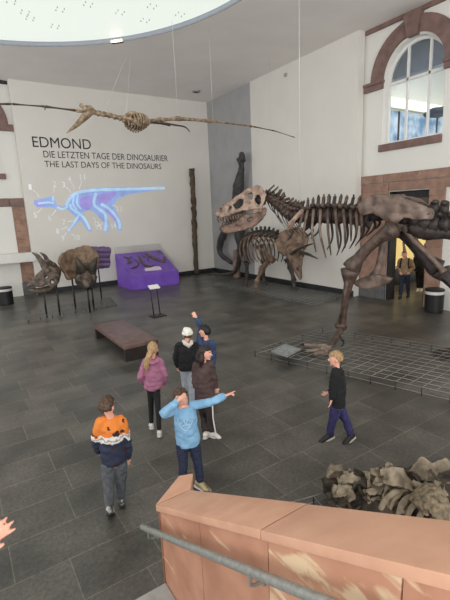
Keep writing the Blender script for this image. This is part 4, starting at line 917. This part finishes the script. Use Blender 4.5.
def person(label, base, J, top, legs, shoes, hairspec, skin=None, headf=None, headup=UP, bodyf=None, k=1.0, hands=None, face=False, sleeves=True, hood=None, topw=1.0, legw=1.0, flare=1.0, group=None, hem=0.0, arm=1.0):
    """J: joints in the place. keys head neck sL sR eL eR wL wR pel hL hR kL kR aL aR tL tR (shoulders in body terms)"""
    skin=skin or M['skin']; t=thing('person',label,'person',base,group)
    bodyf=bodyf.normalized(); side=(J['sL']-J['sR']).normalized(); f,l,u=frame(headf,headup)
    chest=(J['sL']+J['sR'])/2; pel=J['pel']; hipside=(J['hL']-J['hR']).normalized(); w_=(J['sL']-J['sR']).length/2
    hands=hands or {}
    for q_ in ('sL','sR'): J[q_]=J[q_]+UP*.03*k
    J['neck']=J['neck']+UP*.012; J['head']=J['head']-UP*.012; chest=chest+UP*.03*k
    # ---- body
    bm=nb(); head_shape(bm,J['head'],f,l,u,k)
    tube(bm,[chest+UP*.0,J['neck'],J['head']-u*.05*k-f*.015*k],[.055*k,.046*k,.044*k],12)
    tube(bm,[pel-UP*.06*k,pel,pel*.6+chest*.4,pel*.25+chest*.75,chest,chest+UP*.035*k],[.085*k,.09*k,.08*k,.088*k,.065*k,.04*k],14,side,[.115*k,.12*k,.10*k,w_*.9,w_*.9,.06*k])
    for s in 'LR':
        tube(bm,[J['s'+s],J['s'+s]*.5+J['e'+s]*.5,J['e'+s],J['e'+s]*.5+J['w'+s]*.5,J['w'+s]],[.043*k,.038*k,.032*k,.03*k,.021*k],10)
        ell(bm,J['s'+s],(.045*k,)*3); hd_=hands.get(s,{})
        d=hd_.get('d',J['w'+s]-J['e'+s]); hand(bm,J['w'+s],d,hd_.get('n',bodyf+side*(-.6 if s=='L' else .6)),k*.92,hd_.get('curl',.35),hd_.get('point',False),hd_.get('side',1),hd_.get('spread',2.2))
        tube(bm,[J['h'+s]+UP*.03,J['h'+s]*.5+J['k'+s]*.5,J['k'+s],J['k'+s]*.55+J['a'+s]*.45,J['a'+s]],[.07*k*min(1,legw),.055*k*min(1,legw),.042*k*min(1,legw),.04*k*min(1,legw),.03*k],12)
        d=(J['t'+s]-J['a'+s]); tube(bm,[J['a'+s],J['a'+s]+d*.25-UP*.035,J['a'+s]+d*.6-UP*.03],[.028*k,.02*k,.012*k],8)
    obj('body',blob(bm,.0062,3,.4),skin,t)
    # ---- trousers
    bm=nb(); tube(bm,[pel+UP*.10*k,pel+UP*.03*k,pel-UP*.05*k],[.10*k,.105*k,.095*k],16,hipside,[.135*k,.145*k,.145*k])
    for s in 'LR':
        lo=J['a'+s]*.93+J['k'+s]*.07
        stube(bm,[J['h'+s]+UP*.04,J['h'+s]*.55+J['k'+s]*.45,J['k'+s],J['k'+s]*.5+lo*.5,lo],[.09*k*legw,.08*k*legw,.066*k*legw,.062*k*legw*flare,.054*k*legw*flare*flare],4,14)
    obj('trousers',blob(bm,.011,4,.5,.006 if legw>.8 else .002,13),legs,t)
    # ---- top
    bm=nb(); hb=pel+UP*(.0-hem)*k
    tube(bm,[hb-UP*.022*k,hb-UP*.012*k,hb+UP*.03*k,pel*.75+chest*.25+UP*.02,pel*.45+chest*.55,pel*.15+chest*.85,chest+UP*.015*k,J['neck']*.6+chest*.4+UP*.01*k],[.115*k*topw,.118*k*topw,.122*k*topw,.125*k*topw,.122*k*topw,.11*k*topw,.08*k,.058*k],18,side,[.152*k*topw,.154*k*topw,.16*k*topw,.158*k*topw,w_*.98+.025,w_+.02,w_*.9,.068*k])
    for s in 'LR':
        a,e,w2=J['s'+s],J['e'+s],J['w'+s]; e2=w2*.97+e*.03
        ell(bm,a,(.064*k*arm,)*3); stube(bm,[chest*.45+a*.55,a,a*.5+e*.5,e,e*.45+e2*.55,e2],[.06*k*arm,.066*k*arm,.06*k*arm,.056*k*arm,.052*k*arm,.041*k*arm],4,12)
    if hood:
        c=J['neck']-bodyf*.05*k; tube(bm,[c+side*.09*k+UP*.0,c+side*.06*k-bodyf*.05*k-UP*.03*k,c-bodyf*.075*k-UP*.06*k,c-side*.06*k-bodyf*.05*k-UP*.03*k,c-side*.09*k],[.03*k,.045*k,.055*k,.045*k,.03*k],10)
        tube(bm,[c+side*.085*k,c+side*.05*k+bodyf*.11*k-UP*.01*k,c-side*.05*k+bodyf*.11*k-UP*.01*k,c-side*.085*k],[.028*k,.022*k,.022*k,.028*k],10)
    if callable(top): top(blob(bm,.0105,3,.5,.013,10),t,J,side,chest)
    else: obj('sweatshirt',blob(bm,.0105,3,.5,.013,10),top,t)
    # ---- shoes, hair, face
    for s in 'LR': shoe(t,J['a'+s],J['t'+s],shoes[0],shoes[1],k=k*1.02)
    if hairspec: hairspec(t,J['head'],f,l,u,k)
    if face: face_bits(t,J['head'],f,l,u,k,HB)
    return t
def plane_at(b):
    n=V((b.x,b.y,0)).normalized(); return lambda px,py,d=0: onp(px,py,V((b.x,b.y,0))+n*d,n), n
def lerp(a,b,t): return a+(b-a)*t
HB=mat('brown hair',(92,70,52),.55,(62,46,34),40,3,bump=.3); HBL=mat('blond hair',(176,146,108),.5,(136,106,74),40,3,bump=.3)
HD=mat('dark brown hair',(48,36,32),.5,(32,24,22),40,3,bump=.3); HK=mat('black hair',(28,25,26),.5,(18,17,18),40,3)
def hair(m,lo=-.45,fr=.32,thick=1.12,amp=.014,nm='hair'):
    def fn(t,c,f,l,u,k): obj(nm,hair_cap(c,f,l,u,k,lo,fr,thick,amp),m,t)
    return fn
def depth_of(p,b,n): return (p-b).dot(n)
def rig(b,spec,up_k=1.0):
    """spec: joints given as picture points (px,py[,depth]) on the upright plane of the person; feet given on the floor"""
    P,n=plane_at(b); J={}
    for key in ('aL','aR'):
        q_=spec[key]; J[key]=fl(q_[0],q_[1],q_[2] if len(q_)>2 else .085)
    for key in ('tL','tR'):
        q_=spec[key]; J[key]=fl(q_[0],q_[1],q_[2] if len(q_)>2 else .035)
    for key,v in spec.items():
        if key in J: continue
        d=v[2] if len(v)>2 else None
        if key in('kL','kR') and d is None: d=depth_of(J['a'+key[1]],b,n)*.55
        J[key]=P(v[0],v[1],d or 0)
    return J,n
jeans=mat('dark blue jeans',(44,52,76),.8,(31,38,57),30,4); navy=mat('navy trousers',(56,54,98),.85,(42,40,78),20,4)
gtr=mat('grey sports trousers',(92,96,102),.85,(72,75,80),14,4); lgr=mat('light grey jogging trousers',(150,156,164),.9,(132,138,146),14,4)
blk=mat('black leggings',(28,27,30),.8,(20,19,22),14,4); bkb=mat('black brown track trousers',(48,38,38),.8,(36,28,28),14,4)
whs=mat('white shoe',(220,218,212),.6,(200,198,192),12); whsole=mat('pale sole',(196,192,184),.6); dks=mat('dark shoe',(38,38,42),.6,(28,28,30),12); dsole=mat('dark rubber sole',(48,46,46),.7)
tans=mat('tan shoe',(176,158,120),.7,(96,88,72),18,4,ramp=(.4,.6)); gsh=mat('grey white shoe',(176,176,172),.6,(80,80,84),16,3,ramp=(.42,.52))
# ---- boy in orange, white and navy sweatshirt
def orange_top(me,t,J,side,chest):
    m=bpy.data.materials.new('orange white navy print'); m.use_nodes=True; nt=m.node_tree; b=nt.nodes['Principled BSDF']; b.inputs['Roughness'].default_value=.85
    tc=nt.nodes.new('ShaderNodeTexCoord'); sx=nt.nodes.new('ShaderNodeSeparateXYZ'); nt.links.new(tc.outputs['Object'],sx.inputs[0])
    nz=nt.nodes.new('ShaderNodeTexNoise'); nz.inputs['Scale'].default_value=9; nz.inputs['Detail'].default_value=4; nt.links.new(tc.outputs['Object'],nz.inputs['Vector'])
    ad=nt.nodes.new('ShaderNodeMath'); ad.operation='MULTIPLY_ADD'; ad.inputs[1].default_value=.22; nt.links.new(nz.outputs['Fac'],ad.inputs[0]); nt.links.new(sx.outputs['Z'],ad.inputs[2])
    mr=nt.nodes.new('ShaderNodeMapRange'); z0=J['pel'].z-t.location.z; z1=J['neck'].z-t.location.z
    mr.inputs[1].default_value=z0+.11; mr.inputs[2].default_value=z1+.11; nt.links.new(ad.outputs[0],mr.inputs[0])
    rp=nt.nodes.new('ShaderNodeValToRGB'); cr=rp.color_ramp; cr.interpolation='CONSTANT'
    cr.elements[0].position=0; cr.elements[0].color=srgb(38,44,66); cr.elements[1].position=.47; cr.elements[1].color=srgb(206,204,200)
    for p_,c_ in ((.535,(150,140,132)),(.57,(214,212,208)),(.62,(206,112,42)),(.70,(218,126,50))): e=cr.elements.new(p_); e.color=srgb(*c_)
    nt.links.new(mr.outputs[0],rp.inputs['Fac'])
    n2=nt.nodes.new('ShaderNodeTexNoise'); n2.inputs['Scale'].default_value=11; n2.inputs['Detail'].default_value=2; nt.links.new(tc.outputs['Object'],n2.inputs['Vector'])
    r2=nt.nodes.new('ShaderNodeValToRGB'); r2.color_ramp.elements[0].position=.60; r2.color_ramp.elements[1].position=.64; nt.links.new(n2.outputs['Fac'],r2.inputs['Fac'])
    mx=nt.nodes.new('ShaderNodeMix'); mx.data_type='RGBA'; nt.links.new(r2.outputs['Color'],mx.inputs[0]); nt.links.new(rp.outputs['Color'],mx.inputs[6]); mx.inputs[7].default_value=srgb(52,30,28)
    nt.links.new(mx.outputs[2],b.inputs['Base Color']); obj('sweatshirt',me,m,t)
b=fl(113,512)
J,n=rig(b,dict(head=(107.5,405,.0),neck=(110,416.5,0),sL=(100.5,424.5),sR=(122,423.5),eL=(95.5,440,.03),eR=(127.5,442),wL=(99,452,.2),wR=(128,459,.03),pel=(114.5,460),hL=(108.5,465),hR=(120.5,465),kL=(109,487,-.02),kR=(121,483),aL=(109.5,508,.15),aR=(121,499),tL=(114,521,.035),tR=(120,494.5,.03)))
J['tL']=J['aL']+V((.06,.13,-.10)); J['tL'].z=.03; J['tR']=J['aR']+V((.03,.17,0)); J['tR'].z=.035
bf=V((.15,1,0))
person('child in orange, white and navy sweatshirt walking away in grey trousers',b,J,orange_top,gtr,(gsh,dsole),hair(HB,-.5,.35,1.13,.02),headf=V((.75,.65,-.05)),bodyf=bf,k=.98)
# ---- girl in pink hoodie, long blond hair
b=fl(154.5,431)
J,n=rig(b,dict(head=(153,348.5,0),neck=(152.5,357.5),sL=(146,363),sR=(160.5,363),eL=(140.5,376,-.02),eR=(164.5,376),wL=(144.5,385,.12),wR=(163,385,.1),pel=(153.5,386),hL=(150.5,389),hR=(156.5,389),kL=(151,407),kR=(158,409),aL=(151.3,424),aR=(159.3,431.5),tL=(150,421),tR=(159,435)))
J['tL']=J['aL']+V((.05,.16,0)); J['tL'].z=.035; J['tR']=J['aR']+V((.07,.15,0)); J['tR'].z=.035
def pink_hair(t,c,f,l,u,k):
    obj('hair',hair_cap(c,f,l,u,k,-.55,.36,1.12,.014),HBL,t)
    bm=nb(); a=c-f*.075*k+u*.0; stube(bm,[a+f*.02,a-f*.04*k-u*.05*k+l*.03,a-f*.045*k-u*.15*k+l*.075,a-f*.03*k-u*.26*k+l*.095,a-f*.03*k-u*.33*k+l*.095],[.045*k,.05*k,.055*k,.045*k,.012*k],5,10); rough(bm,.014,20); obj('ponytail',bm,HBL,t)
pink=mat('pink hoodie fabric',(162,108,134),.9,(144,92,118),9,4)
person('girl with blond ponytail in pink hooded sweatshirt and black leggings, seen from behind',b,J,pink,blk,(whs,whsole),pink_hair,headf=V((.55,.8,-.05)),bodyf=V((.35,1,0)),k=.98,legw=.7,hood=True,topw=.96,hem=.02,arm=.92)
# ---- child with white cap
b=fl(189,402)
J,n=rig(b,dict(head=(187.5,334,0),neck=(187,341.5),sL=(178.5,347),sR=(195,347),eL=(175.5,357.5),eR=(198.5,358),wL=(177.5,367,.06),wR=(197,368,.05),pel=(187,369),hL=(184.5,372),hR=(190.5,372),kL=(185.5,386),kR=(191.5,387),aL=(186,399.5),aR=(192,402),tL=(187,398),tR=(193,400)))
for s in 'LR': J['t'+s]=J['a'+s]+V((.06,.16,0)); J['t'+s].z=.035
def cap_hair(t,c,f,l,u,k):
    obj('hair',hair_cap(c,f,l,u,k,-.6,.3,1.08,.01),HB,t)
    bm=nb(); R=rotm(f,l,u); ell(bm,c+u*.05*k-f*.01*k,(.112*k,.098*k,.095*k),R,20,14); tube(bm,[c+u*.02*k-f*.008*k,c+u*.05*k-f*.008*k],[.108*k,.108*k],20)
    ell(bm,c+u*.11*k-f*.03*k+l*.03*k,(.06*k,.06*k,.05*k),R,12,8)
    me=blob(bm,.009,3,.5,.004,20); obj('knit_cap',me,mat('white knit cap',(228,226,216),.95,(212,210,200),40,4,bump=.4),t,label='white knit cap')
blkp=mat('black pullover',(30,31,34),.9,(22,23,26),12,4)
def capkid_top(me,t,J,side,chest):
    obj('pullover',me,blkp,t)
    bm=nb(); c=J['neck']-V((.2,.95,0)).normalized()*.03; tube(bm,[c+side*.08+UP*.02,c+side*.055-V((.2,1,0))*.05-UP*.02,c-V((.2,1,0))*.085-UP*.06,c-side*.055-V((.2,1,0))*.05-UP*.02,c-side*.08+UP*.02],[.03,.04,.045,.04,.03],10); obj('hood',blob(bm,.01,3,.5,.004),mat('pale hood',(206,200,192),.9,(190,184,176),20),t,label='pale hood collar')
person('child in white knit cap, black pullover and light grey trousers, seen from behind',b,J,capkid_top,lgr,(whs,whsole),cap_hair,headf=V((.3,1,0)),bodyf=V((.2,1,0)),k=.98)
# ---- child with raised arm
b=fl(208,399)
J,n=rig(b,dict(head=(204.5,331,0),neck=(206,339),sL=(199.5,343.5),sR=(212.5,345),eL=(201,327,.12),eR=(213.5,356),wL=(196.3,317.5,.16),wR=(213,366,.05),pel=(207.5,366),hL=(204.5,369),hR=(211,369),kL=(205,384),kR=(211.5,384),aL=(205.5,397),aR=(211.5,398),tL=(205,396),tR=(212,396)))
for s in 'LR': J['t'+s]=J['a'+s]+V((-.05,.16,0)); J['t'+s].z=.035
blues=mat('dark blue sweatshirt',(58,76,108),.9,(44,58,84),10,4)
person('dark-haired child in dark blue top raising one arm, behind the girl in brown',b,J,blues,jeans,(dks,dsole),hair(HK,-.65,.3,1.15,.016),headf=V((-.75,.7,.05)),bodyf=V((-.4,.9,0)),k=.98,hands={'L':dict(d=J['wL']-J['eL']+V((-.06,0,.05)),n=V((-.35,-.9,.2)),curl=.08,spread=8,side=-1)})
# ---- girl in brown jacket looking right
b=fl(212,434)
J,n=rig(b,dict(head=(205.3,352.5,0),neck=(203.5,361),sL=(196.5,367,.02),sR=(209.5,366.5),eL=(195,383,.05),eR=(214,378),wL=(200,393,.12),wR=(216,388,.04),pel=(205,394),hL=(201.5,399),hR=(208.5,399),kL=(204,416,.08),kR=(210,416),aL=(206,433,.085),aR=(213,432.5),tL=(206,432),tR=(222,436,.03)))
J['tL']=J['aL']+V((.14,.12,0)); J['tL'].z=.035
def long_hair(t,c,f,l,u,k):
    obj('hair',hair_cap(c,f,l,u,k,-.75,.42,1.14,.012),HD,t)
    bm=nb()
    for s in (1,-1): stube(bm,[c-f*.03*k+l*s*.07*k+u*.02*k,c-f*.04*k+l*s*.085*k-u*.08*k,c-f*.06*k+l*s*.08*k-u*.2*k],[.035*k,.045*k,.02*k],5,10)
    stube(bm,[c-f*.07*k+u*.02*k,c-f*.1*k-u*.09*k,c-f*.1*k-u*.2*k],[.06*k,.065*k,.03*k],5,10); rough(bm,.012,20); obj('long_hair',bm,HD,t)
bmat=mat('brown jacket fabric',(84,66,64),.85,(62,48,47),7,4)
pg=person('girl with long dark hair in loose brown jacket and side-striped track trousers looking right',b,J,bmat,bkb,(whs,whsole),long_hair,headf=V((.7,-.62,-.05)),bodyf=V((.7,.5,0)),k=1.0,face=True,topw=.98,hem=.1,arm=.98,flare=1.06)
bm=nb()
out_=V((J['hR']-J['hL'])).normalized(); vw=V((-b.x,-b.y,0)).normalized(); oo=(out_*.6+vw*.8).normalized()
stube(bm,[J['hR']+oo*.085,lerp(J['hR'],J['kR'],.5)+oo*.088,J['kR']+oo*.078,lerp(J['kR'],J['aR'],.5)+oo*.076,lerp(J['kR'],J['aR'],.92)+oo*.074],.012,5,8); obj('side_stripe',bm,mat('white stripe',(216,210,204),.8),pg,label='white side stripe')
# ---- child in light blue sweatshirt, pointing right, other hand over the eyes
b=fl(196,486)
J,n=rig(b,dict(head=(181,397.5,-.02),neck=(184,407),sR=(174.5,412),sL=(194,407.5),eR=(163.5,414,-.14),wR=(178.5,400,-.17),eL=(210,402.5,-.08),wL=(226,395.5,-.12),pel=(188,441),hR=(182,446),hL=(194.5,446),kR=(183,464,-.02),kL=(198,464,-.03),aR=(186,481,.085),aL=(200.5,483),tR=(184,488),tL=(212,489.5,.03)))
J['aR']=J['aL']+(J['hR']-J['hL'])*V((1,1,0)).length*.0+V((-.2,.12,0)); J['aR'].z=.085; J['kR']=lerp(J['hR'],J['aR'],.48)+V((0,-.03,0)); J['tR']=J['aR']+V((-.02,-.17,0)); J['tR'].z=.035
lb=mat('light blue sweatshirt',(134,178,210),.9,(116,160,196),9,4)
vw=V((-b.x,-b.y,0)).normalized()
def blue_top(me,t,J,side,chest):
    o=obj('sweatshirt',me,lb,t)
    c=J['pel']*.33+chest*.67; bm=nb(); R=Matrix((side,vw.cross(side)*-1,vw)).transposed()
    from mathutils.bvhtree import BVHTree
    bt=BVHTree.FromPolygons([v.co+BASE[t] for v in me.vertices],[p.vertices[:] for p in me.polygons]); dv=V((0,-.15,1)).normalized()
    def on(a,z):
        q_=c+side*a+UP*z+vw*.6; h=bt.ray_cast(q_,-vw); return (h[0] if h[0] else c+side*a+UP*z+vw*.14)+vw*.004
    for line in ([(-.1,.06),(-.06,.0),(-.02,.05),(.0,-.03),(.03,.05),(.06,.0),(.1,.06)],[(-.09,.0),(-.05,-.06),(.0,-.1),(.05,-.06),(.09,.0)],[(-.03,.02),(.0,.06),(.03,.02)],[(-.05,-.03),(.05,-.03)]):
        tube(bm,smooth_path([on(*q_) for q_ in line],3),.005,6)
    obj('chest_print',bm,mat('grey white print',(176,204,222),.8),t,label='pale chest print')
def shag(t,c,f,l,u,k): obj('hair',hair_cap(c,f,l,u,k,-.62,.40,1.16,.028),HB,t)
person('child in light blue sweatshirt pointing right with one hand over the eyes',b,J,blue_top,jeans,(tans,whsole),shag,headf=V((-.15,-.9,.18)),bodyf=vw,k=1.0,face=True,topw=.95,legw=.9,hem=.03,arm=.98,
 hands={'R':dict(d=V((.75,.1,.25)),n=-vw*-1*-1+UP*.1,curl=.25,side=-1),'L':dict(d=J['wL']-J['eL'],n=V((.2,-.3,-1)),point=True)})
# ---- child in black sweater, navy trousers, walking left
b=fl(338,440)
J,n=rig(b,dict(head=(335.5,358,0),neck=(336.5,367.5),sL=(335.5,373.5,-.13),sR=(339.5,374,.13),eL=(332.5,389,-.17),eR=(339,389,.16),wL=(331.5,400,-.17),wR=(328,392.5,.1),pel=(337.5,404.5),hL=(336,409,-.08),hR=(339.5,409,.08),kL=(332.5,421,-.06),kR=(346,420,.06),aL=(329.5,434.5),aR=(351,435.5),tL=(321.5,439),tR=(343,442.5)))
J['tL']=J['aL']+V((-.19,.05,0)); J['tL'].z=.035; J['tR']=J['aR']+V((-.19,.0,0)); J['tR'].z=.035
person('child with short blond hair in black sweater and navy trousers striding left by mesh barrier',b,J,blkp,navy,(dks,whsole),hair(HBL,-.45,.3,1.13,.018),headf=V((-.75,.62,0)),bodyf=V((-.95,.25,0)),k=.98,
 hands={'L':dict(d=V((-.4,0,-1)),curl=.3),'R':dict(d=V((-.7,.1,-.2)),curl=.4)})
# ---- man in the doorway and the dark figure behind him
b=fl(403,297.5)
J,n=rig(b,dict(head=(404.3,254.3,0),neck=(404.5,258.5),sR=(400,261.3),sL=(410.5,261.3),eR=(398.3,267),eL=(413.5,267.5),wR=(400.3,272,-.12),wL=(409.8,272,-.12),pel=(405,273.5),hR=(402.7,275.5),hL=(407.7,275.5),kR=(401.3,286),kL=(408,285.5),aR=(400.3,296.3),aL=(408.3,295),tR=(397.5,298.5),tL=(409,298)))
for s in 'LR': J['t'+s]=J['a'+s]+V((-.19,-.06,0)); J['t'+s].z=.035
def man_top(me,t,J,side,chest):
    obj('shirt',me,mat('tan shirt fabric',(160,134,104),.9,(138,114,88),9),t)
    f=V((-.9,-.42,0)).normalized()
    for s in (1,-1):
        bm=nb(); stube(bm,[chest+side*s*.13-f*.12+UP*.0,chest+side*s*.13+UP*.075,chest+side*s*.13+f*.14-UP*.05,chest+side*s*.15+f*.15-UP*.22,chest+side*s*.17-UP*.3],.026,5,8); obj('backpack_strap',bm,M['black'],t)
    bm=nb(); c=chest-f*.22-UP*.18; ell(bm,c,(.13,.17,.27),rotm(f,side,UP)); obj('backpack',bm,M['black'],t)
person('man in tan shirt with black backpack straps standing in the sandstone doorway',b,J,man_top,jeans,(dks,dsole),hair(HB,-.3,.45,1.07,.008),M['skin2'],headf=V((-.85,-.5,0)),bodyf=V((-.9,-.42,0)),k=1.16,face=True)
b=fl(420.5,290.5)
J,n=rig(b,dict(head=(420,252,0),neck=(420,256),sR=(415.5,259),sL=(424.5,259),eR=(414.5,265),eL=(425.5,265),wR=(415.5,271),wL=(425,271),pel=(420,271),hR=(418,273),hL=(422.3,273),kR=(418,281),kL=(422,281),aR=(418.3,288.6),aL=(422,288.6),tR=(417,290),tL=(422,290)))
for s in 'LR': J['t'+s]=J['a'+s]+V((-.19,-.05,0)); J['t'+s].z=.035
person('person in dark clothes standing behind the man in the doorway',b,J,M['black'],blk,(whs,whsole),hair(HD,-.5,.35,1.1,.01),headf=V((-.9,-.3,0)),bodyf=V((-.9,-.4,0)),k=1.16)
# ---- person on the stairs, only the spread fingers reach into the picture
hp_=EYE+ray(-22,549).normalized()*1.9; ht_=EYE+ray(8,521).normalized()*1.88; sy=1.45; sz=.168*(int((YE-.3-sy)/TR)+1)
b=V((-.62,sy,sz)); J=dict(head=b+V((-.06,.02,1.36)),neck=b+V((-.06,0,1.22)),sL=b+V((-.2,.1,1.17)),sR=b+V((.08,-.06,1.17)),eL=b+V((-.26,.14,.92)),wL=b+V((-.22,.26,.72)),pel=b+V((-.06,0,.76)),hL=b+V((-.13,.05,.70)),hR=b+V((.0,-.04,.70)),kL=b+V((-.13,.08,.40)),kR=b+V((.0,.0,.40)),aL=b+V((-.13,.03,.085)),aR=b+V((.0,-.05,.085)),tL=b+V((-.1,.17,.035)),tR=b+V((.05,.1,.035)))
J['wR']=hp_; J['eR']=lerp(J['sR'],J['wR'],.5)+V((-.02,-.04,-.10))
person('person at the left frame edge with only spread fingers of a raised hand in view',b,J,blues,jeans,(dks,dsole),hair(HB,-.5,.35,1.12,.014),mat('skin tanned',(200,150,128),.5,(190,138,116),20,3),headf=V((.2,1,0)),bodyf=V((.3,1,0)),k=.98,hands={'R':dict(d=ht_-hp_,n=V((.3,-.9,.6)),curl=.06,spread=9)})
